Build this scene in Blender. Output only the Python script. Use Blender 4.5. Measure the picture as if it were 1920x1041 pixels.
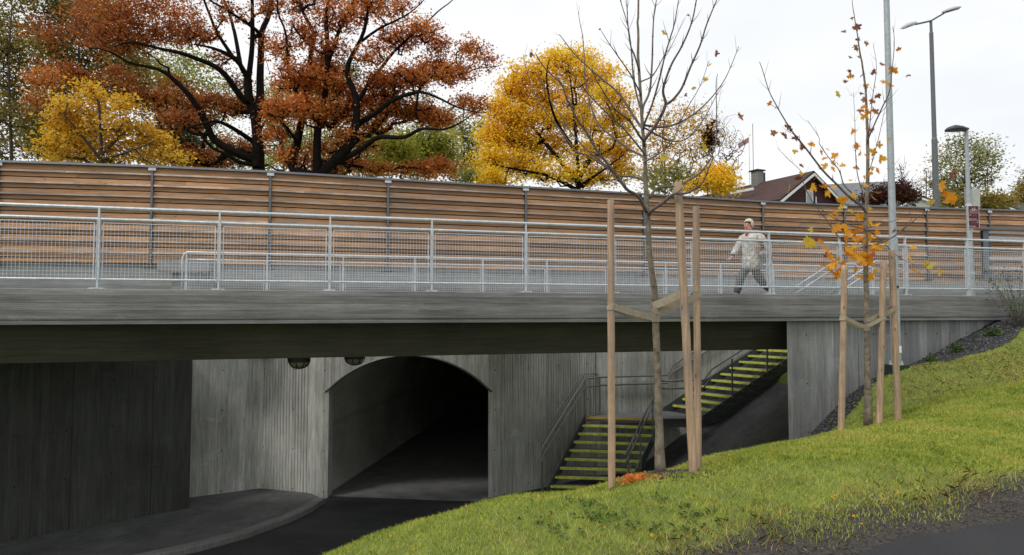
import bpy, bmesh, math, random
import numpy as np
from mathutils import Vector, Matrix
random.seed(7); rng = np.random.default_rng(7)
for o in list(bpy.data.objects): bpy.data.objects.remove(o)
sc = bpy.context.scene
COL = sc.collection
R = math.radians
# ------------------------------------------------------------------ camera
FPX = 1290.0; PITCH = math.atan(62.5/FPX)
cam = bpy.data.cameras.new('camera'); camo = bpy.data.objects.new('camera', cam); COL.objects.link(camo)
cam.sensor_width = 36; cam.lens = 36*FPX/1920; cam.clip_end = 3000; cam.clip_start = .05
camo.location = (0, 0, 0); camo.rotation_euler = (R(90)+PITCH, 0, 0); sc.camera = camo
# ------------------------------------------------------------------ sky, sun, exposure
SUN_EL, SUN_AZ = R(54), R(228)      # sun behind the viewer's left shoulder, veiled by cloud
w = bpy.data.worlds.new('World'); sc.world = w; w.use_nodes = True
nt = w.node_tree; nt.nodes.clear()
out = nt.nodes.new('ShaderNodeOutputWorld'); bg = nt.nodes.new('ShaderNodeBackground')
sky = nt.nodes.new('ShaderNodeTexSky'); sky.sky_type = 'NISHITA'; sky.sun_disc = False
sky.sun_elevation = SUN_EL; sky.sun_rotation = SUN_AZ; sky.air_density = 1; sky.dust_density = 2
tc = nt.nodes.new('ShaderNodeTexCoord')
mp = nt.nodes.new('ShaderNodeMapping'); mp.inputs['Scale'].default_value = (1.1, 1.1, 3.2)
ns = nt.nodes.new('ShaderNodeTexNoise'); ns.inputs['Scale'].default_value = 1.6; ns.inputs['Detail'].default_value = 4; ns.inputs['Roughness'].default_value = .5
rp = nt.nodes.new('ShaderNodeValToRGB')
rp.color_ramp.elements[0].position = .22; rp.color_ramp.elements[0].color = (8.5, 9.05, 9.7, 1)
rp.color_ramp.elements[1].position = .5; rp.color_ramp.elements[1].color = (10.4, 10.5, 10.6, 1)
sx = nt.nodes.new('ShaderNodeSeparateXYZ')
ma = nt.nodes.new('ShaderNodeMath'); ma.operation = 'MULTIPLY_ADD'; ma.inputs[1].default_value = -.28
mx = nt.nodes.new('ShaderNodeMix'); mx.data_type = 'RGBA'; mx.inputs[0].default_value = .965
L = nt.links.new
L(tc.outputs['Generated'], mp.inputs[0]); L(mp.outputs[0], ns.inputs['Vector']); L(tc.outputs['Generated'], sx.inputs[0])
L(sx.outputs['X'], ma.inputs[0]); L(ns.outputs[0], ma.inputs[2]); L(ma.outputs[0], rp.inputs[0])
L(sky.outputs[0], mx.inputs[6]); L(rp.outputs[0], mx.inputs[7]); L(mx.outputs[2], bg.inputs[0]); L(bg.outputs[0], out.inputs[0])
bg.inputs[1].default_value = .1
sun = bpy.data.lights.new('sun', 'SUN'); sun.energy = 1.5; sun.angle = R(14); sun.color = (1, .96, .9)
suno = bpy.data.objects.new('sun', sun); COL.objects.link(suno)
sd = Vector((math.sin(SUN_AZ)*math.cos(SUN_EL), math.cos(SUN_AZ)*math.cos(SUN_EL), math.sin(SUN_EL)))
suno.rotation_euler = sd.to_track_quat('Z', 'Y').to_euler()
vs = sc.view_settings; vs.view_transform = 'Standard'; vs.look = 'None'; vs.exposure = 0; vs.gamma = 1
# ------------------------------------------------------------------ pixel helpers
_c, _s = math.cos(PITCH), math.sin(PITCH)
def ray(px, py):
    u = (px-960)/FPX; v = (520.5-py)/FPX
    return Vector((u, _c-_s*v, _s+_c*v))
def at(px, py, Y): r = ray(px, py); return r*(Y/r.y)
def atz(px, py, z): r = ray(px, py); return r*(z/r.z)
BET = math.atan(.29); D = Vector((math.cos(BET), math.sin(BET), 0)); NB = Vector((-math.sin(BET), math.cos(BET), 0))
O0 = Vector((0, 12.03, 0))
def S(s, off, z): return O0+D*s+NB*off+Vector((0, 0, z))
def s_px(px, off):
    k = (px-960)/FPX*1.0     # X = k*Y (horizontal)
    a = O0+NB*off
    # (a.x + D.x s) = k (a.y + D.y s)
    return (k*a.y-a.x)/(D.x-k*D.y)
# ------------------------------------------------------------------ objects
def tag(o, label=None, cat=None, group=None, kind=None):
    if label: o['label'] = label
    if cat: o['category'] = cat
    if group: o['group'] = group
    if kind: o['kind'] = kind
    return o
def thing(name, label, cat, loc=(0, 0, 0), group=None):
    o = bpy.data.objects.new(name, None); COL.objects.link(o); o.empty_display_size = .2
    o.location = loc; return tag(o, label, cat, group)
class MB:
    def __init__(s): s.v = []; s.f = []; s.m = []
    def add(s, vs_, fs, mi=0):
        b = len(s.v); s.v += [tuple(p) for p in vs_]; s.f += [tuple(i+b for i in f) for f in fs]; s.m += [mi]*len(fs); return s
    def hexa(s, p, mi=0):   # 4 bottom ccw, 4 top
        return s.add(p, [(3, 2, 1, 0), (4, 5, 6, 7), (0, 1, 5, 4), (1, 2, 6, 5), (2, 3, 7, 6), (3, 0, 4, 7)], mi)
    def box(s, c, sx, sy, sz, ux=Vector((1, 0, 0)), uy=Vector((0, 1, 0)), uz=Vector((0, 0, 1)), mi=0):
        c = Vector(c); p = []
        for k in (-1, 1):
            for i, j in ((-1, -1), (1, -1), (1, 1), (-1, 1)): p.append(c+ux*(i*sx/2)+uy*(j*sy/2)+uz*(k*sz/2))
        return s.hexa(p, mi)
    def bar(s, a, b, w, h=None, up=Vector((0, 0, 1)), mi=0):
        a = Vector(a); b = Vector(b); h = h or w; t = (b-a).normalized()
        if abs(t.dot(up)) > .95: up = Vector((0, 1, 0))
        x = t.cross(up).normalized(); y = x.cross(t)
        return s.box((a+b)/2, w, h, (b-a).length, x, y, t, mi)
    def tube(s, pts, r, n=8, mi=0, caps=True):
        pts = [Vector(p) for p in pts]; m = len(pts)
        rs = r if isinstance(r, (list, tuple)) else [r]*m
        V = []; prev = None
        for i, p in enumerate(pts):
            t = (pts[min(i+1, m-1)]-pts[max(i-1, 0)]).normalized()
            if prev is None:
                up = Vector((0, 0, 1)) if abs(t.z) < .9 else Vector((0, 1, 0)); x = t.cross(up).normalized()
            else: x = (prev-t*prev.dot(t)).normalized()
            prev = x; y = t.cross(x)
            for k in range(n):
                a = 2*math.pi*k/n; V.append(p+(x*math.cos(a)+y*math.sin(a))*rs[i])
        F = [(i*n+k, i*n+(k+1) % n, (i+1)*n+(k+1) % n, (i+1)*n+k) for i in range(m-1) for k in range(n)]
        if caps: F += [tuple(range(n))[::-1], tuple((m-1)*n+k for k in range(n))]
        return s.add(V, F, mi)
    def extr(s, prof, path, mi=0, close=True, caps=True):
        """prof: list of (off, z); path: list of (base point, normal dir)"""
        n = len(prof); V = []
        for b, nn in path:
            for (o_, z_) in prof: V.append(Vector(b)+Vector(nn)*o_+Vector((0, 0, z_)))
        F = []; kk = n if close else n-1
        for i in range(len(path)-1):
            for k in range(kk): F.append((i*n+k, i*n+(k+1) % n, (i+1)*n+(k+1) % n, (i+1)*n+k))
        if caps and close: F += [tuple(range(n))[::-1], tuple((len(path)-1)*n+k for k in range(n))]
        return s.add(V, F, mi)
    def poly(s, pts, z0, z1, mi=0):  # vertical prism over plan polygon
        n = len(pts); V = [(p[0], p[1], z0) for p in pts]+[(p[0], p[1], z1) for p in pts]
        F = [tuple(range(n))[::-1], tuple(range(n, 2*n))]+[(i, (i+1) % n, n+(i+1) % n, n+i) for i in range(n)]
        return s.add(V, F, mi)
    def build(s, name, mats, parent=None, smooth=False, recalc=True):
        me = bpy.data.meshes.new(name); me.from_pydata(s.v, [], s.f)
        if recalc:
            bm = bmesh.new(); bm.from_mesh(me); bmesh.ops.recalc_face_normals(bm, faces=bm.faces); bm.to_mesh(me); bm.free()
        if not isinstance(mats, (list, tuple)): mats = [mats]
        for m_ in mats: me.materials.append(m_)
        if len(mats) > 1: me.polygons.foreach_set('material_index', s.m)
        if smooth: me.polygons.foreach_set('use_smooth', [True]*len(me.polygons))
        o = bpy.data.objects.new(name, me); COL.objects.link(o)
        if parent: put(o, parent)
        return o
def put(o, parent):
    o.parent = parent; o.matrix_parent_inverse = Matrix.Translation(parent.location).inverted() if parent.type == 'EMPTY' else Matrix()
def fast(name, V, F, mats, parent=None, mi=None, smooth=False):
    me = bpy.data.meshes.new(name); V = np.asarray(V, np.float32); F = np.asarray(F, np.int32); m, k = F.shape
    me.vertices.add(len(V)); me.vertices.foreach_set('co', V.ravel())
    me.loops.add(m*k); me.loops.foreach_set('vertex_index', F.ravel())
    me.polygons.add(m); me.polygons.foreach_set('loop_start', np.arange(0, m*k, k, dtype=np.int32)); me.polygons.foreach_set('loop_total', np.full(m, k, np.int32))
    if not isinstance(mats, (list, tuple)): mats = [mats]
    for a in mats: me.materials.append(a)
    if mi is not None: me.polygons.foreach_set('material_index', np.asarray(mi, np.int32))
    if smooth: me.polygons.foreach_set('use_smooth', np.ones(m, bool))
    me.update(calc_edges=True); me.validate()
    o = bpy.data.objects.new(name, me); COL.objects.link(o)
    if parent: put(o, parent)
    return o
# ------------------------------------------------------------------ materials
class Sh:
    def __init__(s, name):
        s.m = bpy.data.materials.new(name); s.m.use_nodes = True; s.t = s.m.node_tree
        s.b = s.t.nodes['Principled BSDF']; s.out = s.t.nodes['Material Output']
    def n(s, typ, ins=None, **props):
        x = s.t.nodes.new('ShaderNode'+typ)
        for k, v in props.items(): setattr(x, k, v)
        for k, v in (ins or {}).items(): s.set(x, k, v)
        return x
    def set(s, x, k, v):
        if isinstance(v, bpy.types.Node): v = v.outputs[0]
        if isinstance(v, bpy.types.NodeSocket): s.t.links.new(v, x.inputs[k])
        else:
            if hasattr(x.inputs[k].default_value, '__len__') and not hasattr(v, '__len__'): v = (v,)*len(x.inputs[k].default_value)
            x.inputs[k].default_value = v
    def math(s, op, a, b=0.0, c=None):
        x = s.n('Math', {0: a, 1: b}, operation=op)
        if c is not None: s.set(x, 2, c)
        return x
    def pos(s, ang=0):
        g = s.n('NewGeometry'); 
        if ang: return s.n('VectorRotate', {'Vector': g.outputs['Position'], 'Angle': -ang}, rotation_type='Z_AXIS')
        return g.outputs['Position']
    def noise(s, vec, scale, detail=4, rough=.55, sc=None):
        if sc: vec = s.n('VectorMath', {0: vec, 1: sc}, operation='MULTIPLY')
        return s.n('TexNoise', {'Vector': vec, 'Scale': scale, 'Detail': detail, 'Roughness': rough}).outputs[0]
    def remap(s, v, a, b, c, d): return s.n('MapRange', {'Value': v, 1: a, 2: b, 3: c, 4: d}).outputs[0]
    def ramp(s, v, stops, interp='LINEAR'):
        r = s.n('ValToRGB', {0: v}); cr = r.color_ramp; cr.interpolation = interp
        while len(cr.elements) < len(stops): cr.elements.new(.5)
        for e, (p, c) in zip(cr.elements, stops): e.position = p; e.color = (*c, 1)
        return r.outputs[0]
    def mix(s, f, a, b, mode='MIX'):
        x = s.n('Mix', data_type='RGBA', blend_type=mode)
        for k, v in ((0, f), (6, a), (7, b)):
            if isinstance(v, tuple) and len(v) == 3: v = (*v, 1)
            s.set(x, k, v)
        return x.outputs[2]
    def scale(s, col, f):
        x = s.n('VectorMath', operation='SCALE')
        s.set(x, 0, col if not isinstance(col, tuple) else col[:3]); s.set(x, 'Scale', f); return x.outputs[0]
    def bump(s, h, st=.3, dist=.01):
        x = s.n('Bump', {'Height': h, 'Strength': st, 'Distance': dist}); s.t.links.new(x.outputs[0], s.b.inputs['Normal'])
    def done(s, col, rough=.8, metal=0, spec=None):
        if isinstance(col, tuple) and len(col) == 3: col = (*col, 1)
        s.set(s.b, 'Base Color', col); s.set(s.b, 'Roughness', rough); s.set(s.b, 'Metallic', metal)
        if spec is not None: s.set(s.b, 'Specular IOR Level', spec)
        return s.m
def concrete(name, base, orient='v', ang=BET, board=.11, holes=False, stain=1.0, rough=.85, line=.16, bv=.15, joint=0):
    s = Sh(name); p = s.pos(ang); sp = s.n('SeparateXYZ', {0: p})
    a = sp.outputs['X'] if orient == 'v' else sp.outputs['Z']
    q = s.math('DIVIDE', a, board); cell = s.math('FLOOR', q); fr = s.math('FRACT', q)
    wn = s.n('TexWhiteNoise', {'W': cell.outputs[0]}, noise_dimensions='1D')
    scv = (9, 9, .55) if orient == 'v' else (.5, .5, 11)
    st = s.noise(p, 2.2, 6, .65, scv); st2 = s.noise(p, 7, 4, .6, scv)
    bl = s.noise(p, .55, 5, .6); fine = s.noise(p, 45, 3, .7)
    f = s.math('MULTIPLY', s.remap(wn.outputs[0], 0, 1, 1-bv, 1+bv), s.remap(st, .3, .7, 1-.34*stain, 1+.28*stain))
    f = s.math('MULTIPLY', f, s.remap(st2, .3, .7, .85, 1.13)); f = s.math('MULTIPLY', f, s.remap(bl, .3, .7, .74, 1.22))
    f = s.math('MULTIPLY', f, s.remap(fine, .25, .75, .88, 1.1))
    gr = s.math('LESS_THAN', fr, .055); f = s.math('MULTIPLY', f, s.math('SUBTRACT', 1.0, s.math('MULTIPLY', gr, line)))
    # pale efflorescence patches
    ef = s.remap(s.noise(p, 1.3, 5, .7, (1, 1, 2.2)), .60, .74, 0, 1)
    h = s.math('ADD', s.math('MULTIPLY', st2, .5), s.math('MULTIPLY', fine, .6)); h = s.math('SUBTRACT', h, s.math('MULTIPLY', gr, .5))
    if joint:
        jx = s.math('LESS_THAN', s.math('FRACT', s.math('DIVIDE', sp.outputs['X'], joint)), .018/joint); f = s.math('MULTIPLY', f, s.math('SUBTRACT', 1.0, s.math('MULTIPLY', jx, .55)))
        pn = s.n('TexWhiteNoise', {'W': s.math('FLOOR', s.math('DIVIDE', sp.outputs['X'], joint)).outputs[0]}, noise_dimensions='1D'); f = s.math('MULTIPLY', f, s.remap(pn.outputs[0], 0, 1, .88, 1.1))
    if holes:
        u = s.math('FRACT', s.math('DIVIDE', sp.outputs['X'], .83)); z = s.math('FRACT', s.math('DIVIDE', sp.outputs['Z'], .97))
        du = s.math('MULTIPLY', s.math('SUBTRACT', u, .5), .83); dz = s.math('MULTIPLY', s.math('SUBTRACT', z, .5), .97)
        rr = s.math('SQRT', s.math('ADD', s.math('MULTIPLY', du, du), s.math('MULTIPLY', dz, dz)))
        hole = s.math('LESS_THAN', rr, .016); f = s.math('MULTIPLY', f, s.math('SUBTRACT', 1.0, s.math('MULTIPLY', hole, .9)))
    col = s.scale(base, f); col = s.mix(s.math('MULTIPLY', ef, .45*stain), col, tuple(min(c*1.75, .8) for c in base))
    pits = s.n('TexVoronoi', {'Vector': p, 'Scale': 16.0}); pt = s.math('LESS_THAN', pits.outputs['Distance'], .085)
    col = s.mix(s.math('MULTIPLY', pt, .65), col, (.05, .05, .05))
    s.bump(h, .35, .012); return s.done(col, rough)
def simple(name, base, rough=.6, metal=0, var=.15, scale=8, bump=0):
    s = Sh(name); p = s.pos(); nz = s.noise(p, scale, 5, .6)
    c = s.scale(base, s.remap(nz, .3, .7, 1-var, 1+var))
    if bump: s.bump(s.noise(p, scale*6, 3), bump, .004)
    return s.done(c, rough, metal)
def galv(name, base=(.42, .45, .47), rough=.42, metal=.75):
    s = Sh(name); p = s.pos(); nz = s.noise(p, 14, 5, .7); v = s.n('TexVoronoi', {'Vector': p, 'Scale': 60.0})
    f = s.math('MULTIPLY', s.remap(nz, .3, .7, .78, 1.15), s.remap(v.outputs['Color'], 0, 1, .92, 1.08))
    s.bump(nz, .1, .002); return s.done(s.scale(base, f), rough, metal)
def timber(name, base, ang=0, horiz=True, var=.25, grey=.3, knots=True, round_=False):
    s = Sh(name); p = s.pos(ang); g = s.n('NewGeometry')
    sc_ = (.7, 14, 26) if horiz else (30, 30, 1.2)
    off = s.n('VectorMath', {0: p, 1: s.scale((7., 3., 5.), g.outputs['Random Per Island'])}, operation='ADD')
    gr = s.noise(off, 1.6, 6, .65, sc_); gr2 = s.noise(off, 5.0, 4, .6, sc_)
    f = s.math('MULTIPLY', s.remap(gr, .3, .7, 1-var, 1+var), s.remap(gr2, .3, .7, .88, 1.1))
    f = s.math('MULTIPLY', f, s.remap(g.outputs['Random Per Island'], 0, 1, .74, 1.2)); f = s.math('MULTIPLY', f, s.remap(s.noise(p, .35, 3), .3, .7, .82, 1.18))
    col = s.scale(base, f)
    gy = s.remap(s.noise(off, .9, 5, .7, (1, 1, 2)), .42, .66, 0, grey); col = s.mix(gy, col, (.17, .155, .135))
    if knots:
        kv = s.n('TexVoronoi', {'Vector': s.n('VectorMath', {0: off, 1: (3.2, 3, 9) if horiz else (9, 9, 3.6)}, operation='MULTIPLY'), 'Scale': 1.0})
        k = s.remap(kv.outputs['Distance'], .05, .13, 1, 0); col = s.mix(s.math('MULTIPLY', k, .8), col, (.055, .025, .012))
    s.bump(s.math('ADD', gr, gr2), .25, .004); return s.done(col, .75)
def leafmat(name, stops, nscale=.35, trans=.45, rough=.6, nmix=.55):
    s = Sh(name); g = s.n('NewGeometry'); nz = s.noise(g.outputs['Position'], nscale, 3, .6)
    nz = s.remap(nz, .3, .7, 0, 1)
    v = s.math('ADD', s.math('MULTIPLY', nz, nmix), s.math('MULTIPLY', g.outputs['Random Per Island'], 1-nmix))
    col = s.ramp(v, stops); s.done(col, rough, spec=.25)
    tr = s.n('BsdfTranslucent', {'Color': col}); ms = s.n('MixShader', {0: trans, 1: s.b.outputs[0], 2: tr.outputs[0]})
    s.t.links.new(ms.outputs[0], s.out.inputs[0]); return s.m
M = {}
M['beam'] = concrete('beam_concrete', (.205, .205, .195), 'h', BET, .115, stain=1.1, line=.45, bv=.2)
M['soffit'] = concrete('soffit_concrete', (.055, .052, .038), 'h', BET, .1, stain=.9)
M['deck'] = concrete('deck_concrete', (.27, .27, .26), 'h', BET, 3, stain=.5)
M['abut'] = concrete('abutment_concrete', (.235, .24, .235), 'v', BET, .2, holes=True, stain=.8, bv=.22, joint=2.7)
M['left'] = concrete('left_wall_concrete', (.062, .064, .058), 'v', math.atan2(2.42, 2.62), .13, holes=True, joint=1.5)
M['head'] = concrete('headwall_concrete', (.52, .52, .485), 'v', 0, .12, holes=True)
M['flute'] = concrete('fluted_concrete', (.52, .52, .485), 'v', 0, .9, holes=True)
M['wing'] = concrete('wing_concrete', (.50, .50, .465), 'v', .3, .15, holes=True)
M['parapet'] = concrete('parapet_concrete', (.27, .275, .265), 'h', BET, .3, stain=.7)
M['galv'] = galv('galvanised_steel', (.62, .66, .69), .36, .45)
M['galvdull'] = galv('dull_galvanised_steel', (.15, .16, .17), .5, .4)
M['pole'] = galv('pole_steel', (.40, .44, .455), .5, .35)
M['darksteel'] = galv('dark_handrail_steel', (.24, .24, .235), .32, .65)
M['stringer'] = galv('stringer_steel', (.10, .11, .12), .5, .4)
M['wood'] = timber('cladding_boards', (.40, .215, .098), BET, var=.38, grey=.35)
M['ledge'] = timber('cladding_ledges', (.52, .42, .34), BET, var=.35, grey=.7)
M['stake'] = timber('stake_wood', (.44, .30, .19), 0, horiz=False, var=.4, grey=.55)
M['gap_shade'] = simple('shadow_backing', (.07, .045, .03), .9)  # backing sheet coloured dark, paints shade into the board gaps
M['tread'] = simple('tread_grating', (.15, .165, .165), .7, .2, .25, 20)
M['yellow'] = simple('yellow_nosing', (.54, .56, .09), .75, 0, .4, 9)
M['orange'] = simple('orange_nosing', (.50, .30, .03), .7, 0, .2, 25)
M['strap'] = simple('strap_webbing', (.33, .28, .2), .9, 0, .2, 30, .3)
M['bark'] = simple('young_bark', (.19, .16, .115), .95, 0, .5, 16, .8)
M['twig'] = simple('twig_bark', (.13, .10, .085), .8, 0, .3, 22)
M['oakbark'] = simple('oak_bark', (.013, .010, .009), 1, 0, .4, 5, .8); M['oakbark'].node_tree.nodes['Principled BSDF'].inputs['Specular IOR Level'].default_value = .1
M['greybark'] = simple('grey_bark', (.045, .038, .032), .95, 0, .3, 8)
M['black'] = simple('black_paint', (.02, .02, .022), .5, 0, .1)
M['white'] = simple('white_paint', (.75, .76, .76), .5, 0, .05)
# ------------------------------------------------------------------ terrain
GZ = -4.53
ctl = [(0, 0, -1.62), (3, 2, -1.6), (-3, 2, -1.9), (2.4, 4.5, -1.6), (4, 5.4, -1.6), (6, 6.4, -1.55), (9, 8, -1.45), (0, 4, -1.66), (-2, 4.6, -2.0),
       (-1.56, 5.6, -1.99), (-.3, 6.5, -1.86), (.9, 6.5, -1.63), (.87, 5.95, -1.5), (1.34, 6.2, -1.43), (1.7, 6.3, -1.43),
       (2.2, 7.6, -1.62), (2.7, 8.1, -1.69), (3.83, 9.5, -1.82), (4.8, 10, -1.76), (5.3, 10.3, -1.73), (6, 10.3, -1.62), (7.2, 13.3, -1.22), (8.3, 14.1, -1.15), (6.2, 13.6, -2.2), (6.0, 12.5, -2.1),
       (10.9, 15.0, -.22), (12.8, 15.4, .05), (11, 13.2, -.72), (5.5, 13.6, -2.75), (4.6, 12.2, -2.55), (9, 11, -1.25), (15, 12, -.75), (16, 16, .1),
       (2.6, 11, -3.3), (1, 8.8, -3.0), (.2, 8, -2.9), (-1, 7.6, -3.0), (-2.5, 6.6, -3.0), (-3.5, 5, -2.6), (2.0, 12.3, -4.2), (0, 10.3, -4.3), (-1.5, 9.6, -4.4), (-4, 8, -4.4), (4.6, 14.5, -3.4)]
C_ = np.array(ctl)
def _phi(r2): return r2*np.log(np.sqrt(r2)+1e-9)
def _tps(C):
    n = len(C); d2 = ((C[:, None, :2]-C[None, :, :2])**2).sum(-1); K = _phi(d2)+np.eye(n)*.02
    P = np.c_[np.ones(n), C[:, :2]]; A = np.zeros((n+3, n+3)); A[:n, :n] = K; A[:n, n:] = P; A[n:, :n] = P.T
    return np.linalg.solve(A, np.r_[C[:, 2], 0, 0, 0])
W_ = _tps(C_)
AL0 = Vector((-9.86, 13.25)); AL1 = Vector((-7.24, 15.67)); ALD = (AL1-AL0).normalized()
def terr(X, Y):
    X = np.atleast_1d(np.asarray(X, float)); Y = np.atleast_1d(np.asarray(Y, float))
    Xc = np.clip(X, -6, 17); Yc = np.clip(Y, 0, 16.5)
    d2 = (Xc[:, None]-C_[None, :, 0])**2+(Yc[:, None]-C_[None, :, 1])**2
    z = _phi(d2)@W_[:-3]+W_[-3]+W_[-2]*Xc+W_[-1]*Yc
    z = z+.012*np.sin(X*5.1+Y*2.3)+.012*np.sin(X*2.3-Y*4.7)
    z = np.minimum(z, .28)
    # underpass floor and the drop towards it
    low = GZ-.02; z = np.maximum(z, low)
    # far side of the crest on the left: fall to the road
    crest = 5.6+.35*(X+1.56); t = np.clip((Y-np.maximum(crest, 5.2)-.6)/3.6, 0, 1)*np.clip((1.2-X)/1.5, 0, 1); z = z*(1-t)+low*t
    # under the bridge (behind the abutment line, left of abutment) keep to road level / paved bank
    off = -(X)*math.sin(BET)+(Y-12.03)*math.cos(BET); 
    bank = np.clip(GZ+(X-3.4)*.62, low, -1.0); k = np.clip((off-.3)/1.2, 0, 1); z = np.where(X < 7.5+.0*Y, z*(1-k)+bank*k, z)
    z = np.where((off > .2) & (X > 5.45+(off-.2)*.8), np.minimum(z, -.9), z)
    # embankment behind the left abutment
    sd_ = (X-AL0.x)*(-ALD.y)+(Y-AL0.y)*ALD.x
    z = np.where((sd_ > .35) & (off < 4.4), np.where((off < .4), np.clip(GZ+(sd_-.35)*1.2, low, .1), np.where(sd_ < 1.8, low, -.95)), z)
    z = np.where(off > 4.4, np.where(X < 3.6, low, z), z)
    return z
def tz(x, y): return float(terr(x, y)[0])
def path_d(X, Y): return (np.asarray(Y)-(4.62+.53*(np.asarray(X)-2.38)))   # <0 on the asphalt side
s = Sh('soil_and_turf'); p = s.pos(); n1 = s.noise(p, 3, 6, .7); n2 = s.noise(p, 30, 4, .7)
colr = s.ramp(s.math('ADD', s.math('MULTIPLY', n1, .6), s.math('MULTIPLY', n2, .4)), [(.3, (.09, .08, .025)), (.5, (.15, .19, .035)), (.7, (.24, .29, .05))])
sx_ = s.n('SeparateXYZ', {0: p}); dpath = s.math('SUBTRACT', sx_.outputs['Y'], s.math('MULTIPLY_ADD', sx_.outputs['X'], .53, 3.36))
soil = s.scale((.05, .042, .034), s.remap(n2, .3, .7, .5, 1.5)); nearp = s.remap(s.math('ADD', dpath, s.math('MULTIPLY', n1, .7)), 0.85, 1.15, 1, 0)
colr = s.mix(nearp, colr, soil); s.bump(n2, .8, .03); M['turf'] = s.done(colr, .95)
def grid(x0, x1, nx, y0, y1, ny, zf, name, mat, kind='structure'):
    xs = np.linspace(x0, x1, nx) if not isinstance(nx, np.ndarray) else nx; ys = np.linspace(y0, y1, ny) if not isinstance(ny, np.ndarray) else ny
    nx = len(xs); ny = len(ys); XX, YY = np.meshgrid(xs, ys); Z = zf(XX.ravel(), YY.ravel())
    V = np.c_[XX.ravel(), YY.ravel(), Z]; i = np.arange(nx*ny).reshape(ny, nx)
    F = np.stack([i[:-1, :-1], i[:-1, 1:], i[1:, 1:], i[1:, :-1]], -1).reshape(-1, 4)
    o = fast(name, V, F, mat, smooth=True)
    if kind: o['kind'] = kind
    return o
xs = np.r_[np.linspace(-400, -20, 20), np.linspace(-19, -6.2, 50), np.linspace(-6, 17, 231), np.linspace(18, 400, 20)]
ys = np.r_[np.linspace(-600, -12, 14), np.linspace(-10, 0, 20), np.linspace(.2, 21.5, 180)]
def terr_cut(X, Y):
    z = terr(X, Y); 
    return z
gr_o = grid(0, 0, xs, 0, 0, ys, terr_cut, 'ground', M['turf'])
# carve away ground cells that would poke into the wall line
# upper ground behind the timber screen, reaching the horizon
def upz(X, Y): return .15+np.clip((Y-26)*.035, 0, 4)+0*X
bmu = MB()
UPL = [(-400, 16.6), (-12.5, 16.6), (-6.0, 18.3), (-4.5, 18.7), (.3, 19.9), (7.5, 22.1), (17, 24.3), (400, 60)]
ysu = [0, 5, 12, 30, 60, 200, 2500]
V = []; F = []
for i, (x, y) in enumerate(UPL):
    for j, dy in enumerate(ysu):
        V.append((x, y+dy, float(upz(x, y+dy))))
for i in range(len(UPL)-1):
    for j in range(len(ysu)-1):
        k = len(ysu); F.append((i*k+j, (i+1)*k+j, (i+1)*k+j+1, i*k+j+1))
bmu.add(V, F).build('upper_ground', M['turf'])['kind'] = 'structure'
# asphalt path in the near right corner
s = Sh('path_asphalt'); p = s.pos(); n2 = s.noise(p, 120, 3, .8); n1 = s.noise(p, 2, 5, .6)
vv = s.n('TexVoronoi', {'Vector': p, 'Scale': 160.0})
f = s.math('MULTIPLY', s.remap(n2, .3, .7, .6, 1.4), s.remap(n1, .3, .7, .8, 1.2)); s.bump(vv.outputs['Distance'], .6, .004)
M['asphalt'] = s.done(s.scale((.02, .02, .0215), f), .85)
V = []; F = []; NXP, NYP = 90, 30
for i in range(NXP):
    x = -8+i*.3
    for j in range(NYP):
        e = .06*math.sin(x*3.1)+.04*math.sin(x*7.7)+.02*math.sin(x*17)
        y = (4.62+.53*(x-2.38)-.02)+(e if j == NYP-1 else 0)-(NYP-1-j)*.12
        V.append((x, y, tz(x, y)+.012))
for i in range(NXP-1):
    for j in range(NYP-1): F.append((i*NYP+j, (i+1)*NYP+j, (i+1)*NYP+j+1, i*NYP+j+1))
fast('footpath', V, F, M['asphalt'], smooth=True)['kind'] = 'structure'
# underpass road, pavement and kerb
s = Sh('underpass_asphalt'); p = s.pos(); n2 = s.noise(p, 60, 3, .8); n1 = s.noise(p, .8, 5, .6, (1, 2.5, 1))
M['road'] = s.done(s.scale((.02, .02, .021), s.math('MULTIPLY', s.remap(n2, .3, .7, .7, 1.3), s.remap(n1, .35, .65, .6, 1.7))), .75)
M['tfloor'] = simple('tunnel_floor_concrete', (.15, .15, .145), .85, 0, .3, 2)
kerb = [(-4.5, 16.45), (-4.62, 15.7), (-4.85, 15.0), (-5.36, 14.0), (-5.97, 13.25), (-6.6, 12.7), (-7.6, 11.9), (-9, 10.9), (-11, 9.6)]
MB().poly([(-16, 6), (-2.0, 9.4), (4.4, 13.0), (4.4, 21.0), (1.3, 18.3), (-.2, 17.05), (-4.6, 17.05), (-8.5, 17.05), (-8.5, 14.3), (-11.5, 11.6), (-16, 9)], GZ-.1, GZ).build('road', M['road'])['kind'] = 'structure'
s = Sh('paving_blocks'); p = s.pos(.7); bk = s.n('TexBrick', {'Vector': p, 'Scale': 4.0, 'Color1': (.125, .125, .122, 1), 'Color2': (.09, .092, .09, 1), 'Mortar': (.04, .04, .04, 1), 'Mortar Size': .012})
n1 = s.noise(p, 1.2, 5, .6); M['paving'] = s.done(s.scale(bk.outputs[0], s.remap(n1, .3, .7, .6, 1.35)), .8)
pv = [(k[0], k[1]) for k in kerb]+[(-13.2, 9.7)]+[(AL0.x-2.2, AL0.y-2.0), (AL0.x, AL0.y), (AL1.x, AL1.y), (-8.0, 16.3), (-6.3, 17.38), (-4.9, 16.95)]
MB().poly(pv, GZ-.05, GZ+.11).build('pavement', M['paving'])['kind'] = 'structure'
M['kerb'] = concrete('kerb_stone', (.2, .2, .19), 'v', 0, 1.0, stain=.6)
kb = MB(); kk = []
for i, k in enumerate(kerb):
    a = Vector(kerb[max(i-1, 0)]); b = Vector(kerb[min(i+1, len(kerb)-1)]); t = (b-a).normalized(); kk.append(((k[0], k[1], GZ), (t.y*-1, t.x, 0)))
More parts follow.
